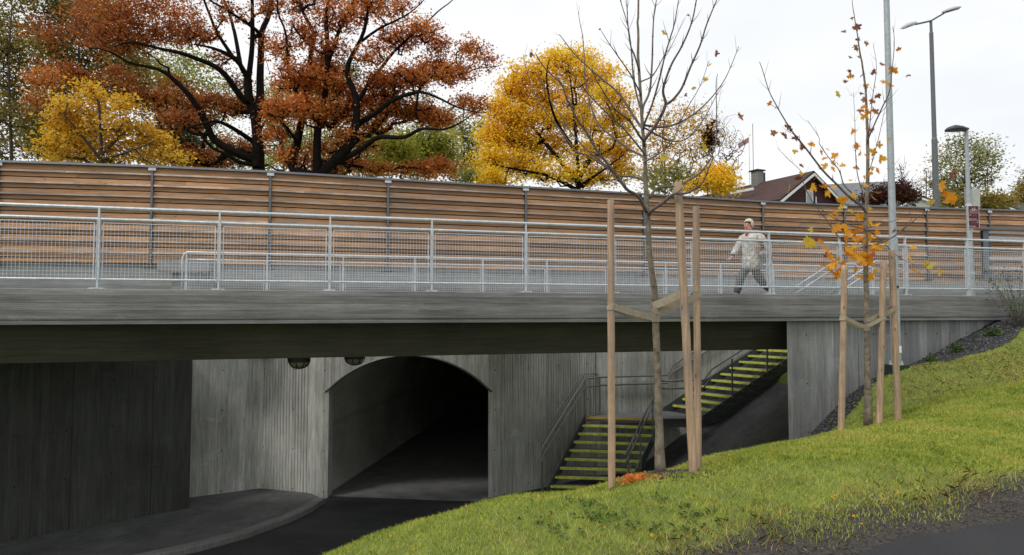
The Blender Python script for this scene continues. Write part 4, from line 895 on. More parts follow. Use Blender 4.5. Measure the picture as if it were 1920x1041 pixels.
auto('bush', 'low green bushes right of the short signpost lamp', 1850, 40, [(1850, 375, 26, 8, 60), (1880, 378, 20, 6, 40), (1800, 380, 30, 8, 50), (1775, 372, 16, 12, 40)], M['olive'], M['greybark'], 40, .13, 9, .008, .25, 1, 1.2, None, .06)
# ------------------------------------------------------------------ houses
s = Sh('maroon_cladding'); p = s.pos(); wv = s.math('FRACT', s.math('MULTIPLY', s.n('SeparateXYZ', {0: p}).outputs['X'], 6.0)); s.bump(wv, .3, .02)
M['maroon_wall'] = s.done(s.scale((.05, .012, .014), s.remap(s.noise(p, 3), .3, .7, .8, 1.2)), .8)
s = Sh('roof_tiles'); p = s.pos(); f = s.math('FRACT', s.math('MULTIPLY', s.n('SeparateXYZ', {0: p}).outputs['Z'], 4.2)); s.bump(f, .6, .04)
M['redroof'] = s.done(s.scale((.072, .034, .029), s.math('MULTIPLY', s.remap(s.noise(p, 2.5), .3, .7, .75, 1.25), s.remap(f, 0, 1, .75, 1.1))), .8)
M['greyroof'] = simple('grey_roof', (.17, .18, .19), .8, 0, .2, 3, .4); M['darkroof'] = simple('dark_roof', (.05, .05, .05), .8, 0, .2, 3, .4)
M['win'] = simple('window_glass', (.35, .42, .48), .2, 0, .1)
def house(name, label, apex, zridge, rdir, length, hw, drop, wallm, roofm, over=.35, zground=1.0, trim=None):
    """gable house: apex plan point on the near gable, ridge runs along rdir"""
    h = thing(name, label, 'house', (apex.x, apex.y, zground)); u = Vector((rdir.x, rdir.y, 0)).normalized(); g = Vector((-u.y, u.x, 0))
    if g.x < 0: g = -g
    A = Vector((apex.x, apex.y, 0)); ze = zridge-drop; mb = MB(); sl_ = drop/hw
    P = lambda a, b, z: A+u*a+g*b+Vector((0, 0, z))
    b_ = hw-.3; zw = zridge-sl_*b_-.12
    mb.add([P(.0, -b_, zground-1), P(0, b_, zground-1), P(0, b_, zw), P(0, 0, zridge-.12), P(0, -b_, zw), P(length, -b_, zground-1), P(length, b_, zground-1), P(length, b_, zw), P(length, 0, zridge-.12), P(length, -b_, zw)],
           [(0, 1, 2, 3, 4), (9, 8, 7, 6, 5), (0, 5, 6, 1), (1, 6, 7, 2), (2, 7, 8, 3), (3, 8, 9, 4), (4, 9, 5, 0)]).build('wall', wallm, h)
    mb = MB()
    for sg_ in (-1, 1):
        mb.hexa([P(-over, 0, zridge-.1), P(length+over, 0, zridge-.1), P(length+over, sg_*hw, ze-.1), P(-over, sg_*hw, ze-.1), P(-over, 0, zridge), P(length+over, 0, zridge), P(length+over, sg_*hw, ze), P(-over, sg_*hw, ze)])
    rf = mb.build('roof', roofm, h)
    mb = MB(); tm_ = trim or M['white']
    for sg_ in (-1, 1):
        a = P(-over-.03, 0, zridge-.22); b = P(-over-.03, sg_*hw, ze-.22); mb.bar(a, b, .05, .13)
    mb.build('barge_boards', tm_, h); return h, P, u, g, rf
ap = at(1517, 322, 40.0)
h1, P, u, g, rf = house('maroon_house', 'maroon gabled house with brown tiled roof and chimney above the screen', ap, ap.z, Vector((-.43, .9, 0)), 10.5, 2.75, 1.85, M['maroon_wall'], M['redroof'])
# window and door in the gable
def wall_rect(P, b0, b1, z0, z1, h, mat, frame, nm='window', d=-.03):
    mb = MB(); mb.hexa([P(d-.04, b0, z0), P(d-.04, b1, z0), P(d, b1, z0), P(d, b0, z0), P(d-.04, b0, z1), P(d-.04, b1, z1), P(d, b1, z1), P(d, b0, z1)])
    f = mb.build(nm, frame, h); m_ = .07; mb = MB(); d2 = d-.05
    mb.hexa([P(d2, b0+m_, z0+m_), P(d2, b1-m_, z0+m_), P(d2+.04, b1-m_, z0+m_), P(d2+.04, b0+m_, z0+m_), P(d2, b0+m_, z1-m_), P(d2, b1-m_, z1-m_), P(d2+.04, b1-m_, z1-m_), P(d2+.04, b0+m_, z1-m_)])
    o = mb.build('pane', mat); o.parent = f
zz = at(1510, 356, 39.8).z
wall_rect(P, -.35, .22, zz-1.3, zz, h1, M['win'], M['white']); wall_rect(P, .42, .50, zz-1.3, zz-.35, h1, M['white'], M['white'], 'window_post')
# side dormer / lower roof with white fascia at left
qa = at(1370, 362, 43); qb = at(1413, 354, 41.5); mb = MB(); mb.bar(qa, qb, .08, .16); mb.build('fascia', M['white'], h1)
ch = at(1420, 344, 43.5); mb = MB(); mb.box((ch.x, ch.y, ch.z+.0), .55, .5, 1.5, u, g); o = mb.build('chimney', M['parapet'], None); o.parent = rf
mb = MB(); mb.box((ch.x+.22, ch.y, ch.z+.25), .2, .6, .9, u, g); mb.box((ch.x, ch.y, ch.z+.8), .75, .7, .08, u, g); o = mb.build('chimney_cap', M['black'], None); o.parent = rf
ap2 = at(1665, 340, 60); house('grey_roofed_house', 'house with a plain grey roof between the maroon house and the lamp post', ap2, ap2.z, Vector((-.95, .3, 0)), 9, 4.2, 2.9, M['parapet'], M['greyroof'])
ap3 = at(1722, 366.5, 50); h3, P3, _, _, _ = house('white_house', 'small white gabled house roof left of the double street lamp', ap3, ap3.z, Vector((.35, .93, 0)), 8, 2.2, 1.0, M['white'], M['darkroof'])
mb = MB(); q = at(1729, 368, 49.5); mb.box((q.x, q.y+1.2, q.z), .45, .45, 1.3); mb.build('chimney', M['redroof'], h3)
ap4 = at(1862, 372, 62); house('dark_roofed_house', 'low house with a long dark roof at the right edge', ap4, ap4.z, Vector((1, .12, 0)), 14, 3.5, 1.6, M['maroon_wall'], M['darkroof'])
# flagpole and masts
fq = at(1407, 345, 52); M['flagred'] = simple('faded_flag', (.34, .22, .23), .8, 0, .2)
fp = thing('flagpole', 'thin white flagpole with a drooping faded flag beyond the chimney', 'flagpole', (fq.x, 52, .9)); zt_ = at(1404, 256, 52).z
MB().tube([(fq.x-.05, 52, .9), (fq.x-.05, 52, zt_)], [.05, .025], 8).build('pole', M['white'], fp)
mb = MB(); V = []; 
for i in range(9):
    for j in range(4): V.append((fq.x-.05-i*.1, 52+.05*math.sin(i*1.1), zt_-.05-i*.055-j*.14+.02*math.sin(i*1.7)))
mb.add(V, [(i*4+j, i*4+j+1, (i+1)*4+j+1, (i+1)*4+j) for i in range(8) for j in range(3)]).build('flag', M['flagred'], fp)
fq = at(1413, 340, 47); an = thing('aerial_mast', 'thin grey aerial mast just right of the flagpole', 'mast', (fq.x, 47, .8))
MB().tube([(fq.x, 47, .8), (fq.x, 47, at(1413, 232, 47).z)], .022, 6).build('pole', M['galvdull'], an)
# ------------------------------------------------------------------ young trees, stakes, straps
M['mleaf'] = leafmat('maple_leaf_orange', [(.1, (.60, .20, .02)), (.45, (.80, .34, .02)), (.75, (.90, .46, .03)), (.97, (.9, .56, .08))], 1.2, .5, nmix=.35)
M['bleaf'] = leafmat('maple_leaf_brown', [(.1, (.14, .04, .02)), (.6, (.34, .13, .05)), (.95, (.5, .22, .08))], 1.2, .4, nmix=.35)
M['yleaf'] = leafmat('maple_leaf_yellow', [(.1, (.60, .42, .04)), (.9, (.85, .62, .08))], 1.2, .5, nmix=.35)
LEAF = [(0, -.45), (.06, -.1), (.34, -.32), (.28, -.12), (.52, -.06), (.40, .06), (.50, .22), (.30, .16), (.26, .26), (.12, .22), (.14, .38), (0, .56), (-.14, .38), (-.12, .22), (-.26, .26), (-.30, .16), (-.50, .22), (-.40, .06), (-.52, -.06), (-.28, -.12), (-.34, -.32), (-.06, -.1)]
def leaf_shape(mb, c, size, r_, face=None):
    # irregular lobed leaf, random tilt, curled
    nn = Vector(r_.normal(size=3)); nn = (nn+Vector((0, -1.5, .4))).normalized() if face is None else face
    a = nn.orthogonal().normalized(); ang = r_.random()*6.28; a = (Matrix.Rotation(ang, 3, nn) @ a); b = nn.cross(a); cu = r_.uniform(-.5, .5); cu2 = r_.uniform(-.4, .4)
    V = [Vector(c)]; 
    for (x, y) in LEAF:
        x *= 1+.15*r_.normal(); y *= 1+.1*r_.normal(); V.append(Vector(c)+(a*x+b*y+nn*(cu*x*x+cu2*y*y))*size)
    n = len(LEAF); mb.add(V, [(0, 1+k, 1+(k+1) % n) for k in range(n)])
def young(name, label, Y, trunk, rt, branches, yl_, twigs, seed, leafsets, lsize, tap=.8):
    r_ = np.random.default_rng(seed); base = at(*trunk[0], Y); base.z = tz(base.x, base.y)-.02
    t_ = thing(name, label, 'tree', base); k_ = Y/FPX
    pts = [base]+[at(x, y, Y) for (x, y) in trunk[1:]]
    n = len(pts); rs = [rt*(1-tap*(i/(n-1))**.85) for i in range(n)]; rs[0] *= 1.35; rs[1] *= 1.05
    # smooth + knobbly
    P2_ = []; R2 = []
    for i in range(n-1):
        for u in (0, .33, .66): 
            p = pts[i].lerp(pts[i+1], u)+Vector(r_.normal(size=3))*rt*.06; P2_.append(p); R2.append((rs[i]*(1-u)+rs[i+1]*u)*(1+.10*r_.random()))
    P2_.append(pts[-1]); R2.append(rs[-1]); MB().tube(P2_, R2, 12).build('trunk', M['bark'], t_, smooth=True)
    for q in range(9):
        mbk = MB()
        i = r_.integers(2, len(P2_)//2); a = r_.random()*6.28; d = Vector((math.cos(a), math.sin(a), 0)); mbk.tube([P2_[i], P2_[i]+d*R2[i]*1.15], [R2[i]*.55, R2[i]*.3], 7)
        mbk.build('branch_scar', M['bark'], t_, smooth=True)
    brn = []
    for bi, (r0, dd, px) in enumerate(branches):
        m = len(px); tot = m-1; Q = [at(x, y, Y+dd*(i/tot)**.8) for i, (x, y) in enumerate(px)]
        S_ = []
        for i in range(m-1):
            p0, p1, p2, p3 = Q[max(i-1, 0)], Q[i], Q[i+1], Q[min(i+2, m-1)]
            for u in (0, .25, .5, .75): S_.append(.5*((2*p1)+(-p0+p2)*u+(2*p0-5*p1+4*p2-p3)*u*u+(-p0+3*p1-3*p2+p3)*u**3))
        S_.append(Q[-1]); ms = len(S_); RR = [r0*(1-.78*i/(ms-1)) for i in range(ms)]
        mb = MB(); mb.tube(S_, RR, 7)
        # opposite twigs and buds
        acc = 0; nxt = .18
        for i in range(2, ms-1):
            acc += (S_[i]-S_[i-1]).length
            if acc > nxt and i > ms*.25:
                acc = 0; nxt = r_.uniform(*twigs[0]); t = (S_[i+1]-S_[i]).normalized(); ax_ = t.orthogonal().normalized(); ax_ = Matrix.Rotation(r_.random()*6.28, 3, t) @ ax_
                for sg_ in (-1, 1):
                    if r_.random() < .75:
                        L_ = r_.uniform(*twigs[1]); d = (t*.75+ax_*sg_*.65+Vector((0, 0, .25))).normalized(); q1 = S_[i]+d*L_*.5; q2 = q1+(d+Vector((0, 0, .35))).normalized()*L_*.5
                        mb.tube([S_[i], q1, q2], [RR[i]*.5, RR[i]*.32+.0004, .0009], 4)
                mb.tube([S_[i]-t*.006, S_[i], S_[i]+t*.006], [RR[i], RR[i]*1.5, RR[i]], 6)
        brn.append(mb); mb.build('branch', M['twig'], t_, smooth=True)
    for (mat, lst) in leafsets:
        mb = MB()
        for (x, y, sz) in lst: 
            c = at(x, y, Y+r_.uniform(-.25, .25)); leaf_shape(mb, c, sz*k_*1.22, r_)
            if sz > 15 and Y > 8:
                for _q in range(1): leaf_shape(mb, c+Vector((r_.normal()*.09, r_.normal()*.09, r_.normal()*.08)), sz*k_*r_.uniform(.7, 1.1), r_)
            if r_.random() < .7: mb.tube([c, c+Vector((r_.uniform(-.5, .5), 0, .8))*sz*k_*.6], .0012, 4)
        mb.build('leaves', mat, t_, recalc=False)
    return t_
cA = lambda L_: [(960+x/4.339, y/4.339) for x, y in L_]
cB = lambda L_: [(960+x/4.339, 200+y/4.339) for x, y in L_]
Y1 = 6.2
tr1 = [(1239, 872), (1236, 820), (1234, 740), (1232, 660), (1229, 600), (1228, 553), (1221, 503), (1216, 447), (1213.6, 394), (1211.7, 358), (1209.5, 330), (1209, 297), (1206.6, 258), (1204, 225), (1201, 175), (1197, 104), (1196, 55), (1197, 21), (1197, -30)]
k1 = .5*Y1/FPX
br1 = [(.019, -.5, [(1217, 402)]+cB([(1130, 850), (1230, 780), (1320, 710), (1420, 705), (1500, 660), (1560, 600), (1640, 400)])),
       (.013, .5, cB([(1120, 740), (1180, 665), (1300, 650), (1400, 620), (1500, 560), (1580, 480), (1650, 330), (1665, 100)])+cA([(1660, 700), (1672, 600)])),
       (.017, -.5, [(1213, 399)]+cB([(1080, 830), (1040, 750), (1000, 710), (930, 670), (850, 560), (780, 470), (680, 340), (600, 200), (540, 120), (480, 0)])+cA([(440, 790), (400, 680), (300, 590), (220, 490), (190, 430)])),
       (.012, .4, [(1210, 345)]+cB([(1065, 600), (980, 570), (870, 560), (760, 490), (620, 400), (530, 370), (470, 300), (400, 200), (320, 100)])+cA([(250, 880), (180, 750), (130, 620), (90, 440)])),
       (.008, .2, cB([(850, 545), (640, 380), (540, 280), (450, 170), (390, 60)])+cA([(330, 850), (260, 700), (210, 590)])),
       (.012, .6, [(1209, 299)]+cB([(1055, 400), (960, 350), (850, 270), (760, 200), (690, 120), (650, 20)])+cA([(620, 780), (590, 600), (590, 500), (575, 300), (555, 200), (540, 100)])),
       (.010, -.4, [(1209, 292)]+cB([(1050, 350), (900, 170), (780, 60)])+cA([(700, 850), (600, 740), (500, 600), (450, 500)])),
       (.012, -.6, [(1207, 265)]+cB([(1045, 250), (960, 120), (900, 70)])+cA([(830, 880), (740, 740), (680, 640), (640, 560)])),
       (.014, .3, [(1204, 240)]+cA([(1040, 1020), (980, 930), (930, 850), (860, 750), (740, 650), (600, 530), (500, 430), (430, 340), (385, 280)])),
       (.009, -.3, [(1201, 177)]+cA([(1040, 750), (960, 600), (870, 470), (780, 340), (720, 240)])),
       (.011, .3, [(1203, 205)]+cA([(1035, 850), (990, 650), (970, 400), (940, 200), (880, 0), (870, -60)])),
       (.010, -.2, [(1198, 132)]+cA([(1030, 560), (1000, 460), (960, 350), (940, 150), (935, 0), (930, -60)])),
       (.013, .5, [(1204, 215)]+cA([(1070, 860), (1120, 740), (1140, 500), (1145, 300), (1155, 120), (1175, 0), (1185, -60)])),
       (.011, -.5, [(1206, 245)]+cA([(1080, 1000), (1140, 850), (1200, 640), (1240, 470), (1290, 300), (1320, 200), (1355, 0), (1365, -60)])),
       (.008, .2, [(1200, 155)]+cA([(1060, 660), (1150, 610), (1240, 450), (1300, 370), (1400, 150)])),
       (.018, -.4, [(1208, 275)]+cB([(1080, 270), (1140, 190), (1200, 100)])+cA([(1250, 850), (1230, 760), (1240, 680), (1300, 520), (1380, 380), (1460, 190), (1500, 0), (1510, -60)])),
       (.013, -.2, cA([(1250, 850), (1300, 820), (1380, 720), (1450, 550), (1530, 370), (1580, 210), (1640, 60), (1665, 0), (1690, -60)])),
       (.013, .4, [(1205, 238)]+cA([(1080, 1020), (1200, 1035), (1320, 1015), (1450, 950), (1560, 860), (1660, 750), (1750, 610), (1845, 380)])),
       (.010, .5, [(1206, 240)]+cB([(1090, 180), (1200, 240), (1300, 280), (1400, 270), (1500, 190), (1600, 30)])+cA([(1650, 800), (1720, 690)])),
       (.008, -.5, [(1209, 305)]+cB([(1100, 440), (1200, 380), (1300, 290), (1400, 60)])+cA([(1530, 700), (1600, 500)]))]
yls = [(1246, 62, 13), (1324, 149, 13), (1299, 223, 16), (1322, 277, 15), (1246, 294.5, 17), (1301, 166, 9)]
bls = [(1343, 100, 11), (1290, 29, 6), (998, 99, 14), (995, 104, 10), (1387.5, 219, 14), (1125, 55, 5), (1285, 178, 7)]
ols = [(1045, 176, 27), (1056, 182, 26), (1330, 122, 8)]
young('young_maple', 'nearly leafless young maple, the nearer one, tied to three stakes', Y1, tr1, .037, br1, None, ((.10, .2), (.06, .2)), 41, [(M['yleaf'], yls), (M['bleaf'], bls), (M['mleaf'], ols)], .05)
cC = lambda L_: [(1420+x/3.717, y/3.717) for x, y in L_]
cD = lambda L_: [(1420+x/3.253, 240+y/3.253) for x, y in L_]
Y2 = 10.3
tr2 = [(1628, 798), (1627, 720), (1626, 640), (1625, 590), (1624, 547), (1623.5, 470), (1623, 409), (1626.6, 357), (1627.5, 286), (1626.6, 250), (1625, 215), (1623, 167), (1618, 129), (1611, 89), (1605.6, 54), (1599, 16), (1597.5, -12)]
br2 = [(.019, -.6, [(1624, 402)]+cD([(640, 480), (560, 420), (480, 340), (400, 260), (300, 130), (230, 45)])+cC([(260, 940), (200, 850), (130, 730), (80, 630), (40, 500), (15, 430)])),
       (.013, .4, [(1623, 398)]+cD([(640, 490), (600, 420), (530, 350), (500, 260), (450, 200), (380, 100)])+cC([(430, 960), (350, 840)])),
       (.010, .3, [(1625, 380)]+cD([(655, 430), (610, 280), (597, 100)])+cC([(680, 850), (670, 640)])),
       (.013, -.4, [(1627, 270)]+cC([(780, 950), (870, 750), (920, 640), (940, 480), (955, 300), (945, 180)])),
       (.010, .4, [(1627, 262)]+cC([(775, 960), (800, 700), (830, 470), (805, 300)])),
       (.014, -.5, [(1624, 464)]+cD([(670, 720), (760, 700), (850, 650), (960, 560), (1060, 480), (1150, 360), (1190, 280)])),
       (.010, .5, [(1624, 425)]+cD([(680, 630), (760, 690), (830, 760), (900, 810), (980, 840)])),
       (.012, .5, [(1624, 466)]+cD([(655, 730), (580, 720), (500, 670), (430, 570), (330, 440), (280, 330), (270, 270), (200, 200), (125, 125)])),
       (.010, -.5, [(1624, 434)]+cD([(655, 620), (560, 590), (450, 540), (350, 460), (300, 420)])),
       (.009, .2, [(1624, 430)]+cD([(680, 610), (780, 580), (880, 550), (960, 490)])),
       (.008, -.3, [(1627, 320)]+cD([(690, 240), (740, 60)])+cC([(880, 800), (905, 700)]))]
L3 = [(660, 125, 6), (685, 190, 14), (700, 188, 12), (600, 220, 11), (760, 300, 12), (690, 335, 14), (700, 340, 12), (680, 325, 12), (710, 405, 13), (650, 400, 7), (640, 495, 12), (610, 570, 12), (735, 520, 12), (805, 505, 12), (870, 450, 12), (1050, 525, 10), (655, 665, 9), (725, 650, 8), (840, 665, 12), (745, 695, 11), (800, 705, 11), (720, 770, 12), (130, 750, 9), (120, 930, 14), (200, 945, 16), (210, 880, 13), (310, 1025, 13), (765, 900, 10), (800, 910, 10), (820, 780, 14), (700, 280, 9)]
L3o = [(650, 535, 13), (945, 485, 15), (955, 490, 12), (985, 345, 9), (885, 570, 13), (920, 590, 14), (755, 605, 12), (820, 600, 9), (745, 740, 12), (760, 800, 16), (745, 815, 15), (770, 780, 14), (815, 775, 15), (90, 720, 13), (380, 1005, 15), (665, 920, 13), (700, 1015, 14), (690, 1025, 12), (850, 1010, 13), (915, 975, 8)]
L3y = [(565, 655, 13)]
L4o = [(330, 95, 13), (270, 115, 12), (390, 150, 11), (430, 130, 10), (475, 170, 15), (410, 185, 13), (415, 235, 14), (460, 250, 11), (460, 215, 11), (490, 215, 12), (520, 230, 10), (610, 110, 14), (630, 150, 14), (670, 180, 16), (710, 150, 14), (750, 185, 17), (745, 105, 12), (605, 245, 12), (735, 260, 12), (700, 250, 11), (655, 305, 12), (655, 350, 14), (600, 315, 10), (570, 318, 8), (690, 280, 10), (195, 375, 16), (345, 360, 15), (330, 370, 14), (410, 360, 15), (430, 395, 17), (520, 435, 18), (505, 440, 14), (480, 515, 12), (625, 545, 18), (610, 550, 15), (690, 580, 17), (680, 575, 14), (730, 590, 12), (480, 610, 18), (500, 600, 14), (540, 600, 12), (540, 670, 18), (610, 680, 18), (630, 665, 16), (590, 670, 14), (690, 660, 16), (735, 635, 12), (720, 730, 22), (740, 725, 18), (700, 745, 18), (600, 780, 22), (580, 770, 20), (620, 790, 20), (640, 770, 18), (650, 820, 15), (560, 750, 17), (690, 830, 15), (440, 785, 16), (395, 835, 18), (460, 840, 18), (470, 830, 16), (490, 900, 18), (500, 905, 16), (525, 830, 16), (630, 910, 16), (690, 920, 16), (720, 880, 14), (950, 730, 12), (930, 790, 18), (1175, 420, 20), (1190, 430, 18), (1120, 355, 18), (610, 620, 16), (640, 610, 14), (560, 640, 14), (660, 590, 14), (590, 720, 16), (650, 700, 16)]
L4y = [(230, 140, 10), (515, 485, 11), (570, 508, 11), (330, 620, 11), (315, 690, 20), (305, 685, 14), (685, 495, 9), (1030, 825, 13), (1055, 845, 12), (1115, 880, 15), (1060, 450, 13), (440, 850, 12)]
L4b = [(100, 30, 14), (170, 45, 16), (355, 305, 12), (250, 310, 12), (740, 395, 14), (705, 425, 14), (835, 625, 12), (1190, 290, 16), (270, 230, 11), (430, 780, 14), (660, 790, 12), (710, 770, 12), (360, 675, 13)]
conv3 = lambda L_: [(1420+x/3.717, y/3.717, s_) for x, y, s_ in L_]; conv4 = lambda L_: [(1420+x/3.253, 240+y/3.253, s_) for x, y, s_ in L_]
young('young_maple', 'farther young maple with clusters of orange leaves beside the pale lamp post', Y2, tr2, .047, br2, None, ((.12, .28), (.08, .28)), 42, [(M['mleaf'], conv3(L3o)+conv4(L4o)), (M['bleaf'], conv3(L3)+conv4(L4b)), (M['yleaf'], conv3(L3y)+conv4(L4y))], .1, tap=.94)
def stake(label, bpx, bpy, tpx, tpy, Y, r, grp, seed):
    b = at(bpx, bpy, Y); t = at(tpx, tpy, Y); g_ = tz(b.x, b.y); d = (t-b).normalized(); b2 = b+d*((g_-.15-b.z)/max(d.z, .1)); r_ = random.Random(seed)
    mb = MB(); n = 22; L_ = (t-b2).length; V = []; m = 14
    for i in range(n+1):
        c = b2+(t-b2)*(i/n)+Vector((r_.uniform(-1, 1), r_.uniform(-1, 1), 0))*r*.04; rr_ = r*(1.04-.08*i/n)*(1+r_.uniform(-.02, .02))
        if i == n: c2 = c
        for k in range(m):
            a = 2*math.pi*k/m; V.append(c+Vector((math.cos(a), math.sin(a), 0))*rr_*(1+.03*math.sin(k*2.1+seed)))
    for k in range(m):
        a = 2*math.pi*k/m; V.append(c2+Vector((math.cos(a), math.sin(a), 0))*r*.86+Vector((0, 0, r*.12)))
    F = [(i*m+k, i*m+(k+1) % m, (i+1)*m+(k+1) % m, (i+1)*m+k) for i in range(n+1) for k in range(m)]+[tuple(range((n+1)*m, (n+2)*m))]
    return tag(mb.add(V, F).build('tree_stake', M['stake'], smooth=True), label, 'stake', grp)
g1_ = 'stakes round the nearer young maple'; g2_ = 'stakes round the farther young maple'
stake('wooden stake left of the nearer young maple, standing alone', 1147, 903, 1145, 376, 5.95, .031, g1_, 1)
stake('tallest leaning wooden stake right of the nearer young maple', 1300, 884, 1271, 343, 6.0, .036, g1_, 2)
stake('shorter upright wooden stake behind the leaning one by the nearer young maple', 1309, 866, 1305, 388, 6.45, .033, g1_, 3)
stake('wooden stake left of the farther young maple', 1577, 812, 1583.5, 498, 9.95, .045, g2_, 4)
stake('wooden stake between the farther young maple and the pale lamp post', 1648, 797, 1657, 490, 10.25, .046, g2_, 5)
stake('wooden stake right of the pale lamp post by the farther young maple', 1684, 789, 1672, 470, 10.4, .047, g2_, 6)
def strap(label, a, b, Ya, Yb, hpx, grp, ra, rb, knot=True):
    A = at(*a, Ya); B = at(*b, Yb); h = hpx*(Ya+Yb)/2/FPX; d = (B-A).normalized(); n = Vector((d.y, -d.x, 0)).normalized(); mb = MB()
    up = d.cross(n); up = up if up.z > 0 else -up
    for sd_, zo in ((1, 0), (-1, -.35)):      # two runs of webbing, front and back of the stake
        P_ = []; o = n*(.5*(ra)); 
        for i in range(9):
            u = i/8; off = n*sd_*(ra*(1-u)+rb*u)*1.05; P_.append(A.lerp(B, u)+off+up*(zo*h*(1-abs(2*u-1))*.6-.006*math.sin(math.pi*u)))
        for i in range(8):
            p, q = P_[i], P_[i+1]; mb.hexa([p-up*h/2, q-up*h/2, q-up*h/2+n*.003, p-up*h/2+n*.003, p+up*h/2, q+up*h/2, q+up*h/2+n*.003, p+up*h/2+n*.003])
    for C0, rad in ((A, ra), (B, rb)):
        V = []; m = 16
        for zz_ in (-.5, .5):
            for rr_ in (1.06, 1.12):
                for k in range(m): an_ = 2*math.pi*k/m; V.append(C0+Vector((math.cos(an_), math.sin(an_), 0))*rad*rr_+up*zz_*h)
        F = []
        for k in range(m):
            k2 = (k+1) % m; F += [(m+k, m+k2, 3*m+k2, 3*m+k), (k, 2*m+k, 2*m+k2, k2), (2*m+k, 3*m+k, 3*m+k2, 2*m+k2), (k, k2, m+k2, m+k)]
        mb.add(V, F)
    return tag(mb.build('tree_tie', M['strap']), label, 'strap', grp)
gs = 'webbing straps tying the young maples'
strap('beige strap from the left stake down to the nearer young maple', (1146, 575), (1230, 598), 5.95, 6.2, 12, gs, .031, .034)
strap('beige strap from the nearer young maple up to the tallest leaning stake', (1230, 573), (1283, 549), 6.2, 6.02, 14, gs, .034, .035)
strap('beige strap from the nearer young maple to the shorter upright stake', (1230, 584), (1308, 552), 6.2, 6.45, 12, gs, .036, .033)
strap('beige strap from the left stake to the farther young maple', (1581, 597), (1625, 617), 9.95, 10.3, 7.5, gs, .045, .042)
strap('beige strap from the farther young maple to the stake right of the lamp post', (1625, 600), (1677, 578), 10.3, 10.4, 8, gs, .042, .046)
strap('beige strap from the farther young maple to the stake next to it', (1625, 611), (1654, 596), 10.3, 10.25, 7, gs, .044, .045)
# ------------------------------------------------------------------ ground cover
def rough_rocks(n, xy, size, mat, name, label, cat):
    P = np.c_[xy, terr(xy[:, 0], xy[:, 1])]; r_ = np.random.default_rng(77); base = np.array([(0, 0, 1), (1, 0, 0), (0, 1, 0), (-1, 0, 0), (0, -1, 0), (0, 0, -1)], float)
    tri = np.array([(0, 1, 2), (0, 2, 3), (0, 3, 4), (0, 4, 1), (5, 2, 1), (5, 3, 2), (5, 4, 3), (5, 1, 4)])
    k = len(P); sc_ = size*(.5+r_.random((k, 1, 1)))*np.array([1, .8, .6]); B = base[None]*(1+.35*r_.normal(size=(k, 6, 3)))*sc_
    an = r_.random(k)*6.28; c, s_ = np.cos(an), np.sin(an); X = B[..., 0]*c[:, None]-B[..., 1]*s_[:, None]; Yy = B[..., 0]*s_[:, None]+B[..., 1]*c[:, None]; B = np.stack([X, Yy, B[..., 2]], -1)
    V = (P[:, None]+B+np.array([0, 0, size*.2])).reshape(-1, 3); F = (tri[None]+(np.arange(k)*6)[:, None, None]).reshape(-1, 3)
    return tag(fast(name, V, F, mat), label, cat, kind='stuff')
def rmat(name, stops, rough=.7):
    s = Sh(name); g = s.n('NewGeometry'); return s.done(s.ramp(g.outputs['Random Per Island'], stops), rough)
M['gravel'] = rmat('dark_gravel', [(.1, (.015, .015, .018)), (.7, (.045, .045, .05)), (.97, (.10, .10, .105)), (1, (.2, .2, .2))])
M['grit'] = rmat('brown_grit', [(.1, (.022, .018, .015)), (.7, (.06, .052, .045)), (.98, (.11, .10, .09)), (1, (.22, .2, .18))])
M['chips'] = rmat('mulch_chips', [(.1, (.012, .009, .008)), (.7, (.045, .03, .025)), (.95, (.12, .08, .06)), (1, (.35, .3, .25))])
# gravel strip along the abutment foot
def strip_in(X, Y):
    off = -X*math.sin(BET)+(Y-12.03)*math.cos(BET); wid = .55+.55*np.clip((X-5.2)/2.5, 0, 1)-.5*np.clip((X-9)/3, 0, 1)
    return (off > .12-wid-.12*np.sin(X*3.3)) & (off < .13) & (X > 5.4) & (X < 12.5)
N = 60000; XY = np.c_[rng.uniform(5.3, 12.6, N), rng.uniform(11.5, 16, N)]; XY = XY[strip_in(XY[:, 0], XY[:, 1])][:14000]
rough_rocks(0, XY, .028, M['gravel'], 'gravel', 'dark crushed gravel strip along the foot of the pale abutment wall', 'gravel')
# coarse verge beside the footpath
N = 90000; XY = np.c_[rng.uniform(-1, 9, N), rng.uniform(2.5, 9, N)]; dd = path_d(XY[:, 0], XY[:, 1]); 
keep = (dd > -.05) & (dd < .9) & (rng.random(N) < np.clip(1-dd/.85, 0, 1)**.9); XY = XY[keep][:40000]
rough_rocks(0, XY, .009, M['grit'], 'gravel', 'dark gritty gravel verge beside the asphalt footpath', 'gravel')
XY = np.c_[1.42, 6.22]+rng.normal(size=(2600, 2))*np.array([.17, .16]); rough_rocks(0, XY, .014, M['chips'], 'mulch', 'dark mulch round the foot of the nearer young maple', 'mulch')
XY = np.c_[5.5, 10.5]+rng.normal(size=(1800, 2))*np.array([.3, .3]); rough_rocks(0, XY, .016, M['chips'], 'mulch', 'dark mulch round the foot of the farther young maple', 'mulch')
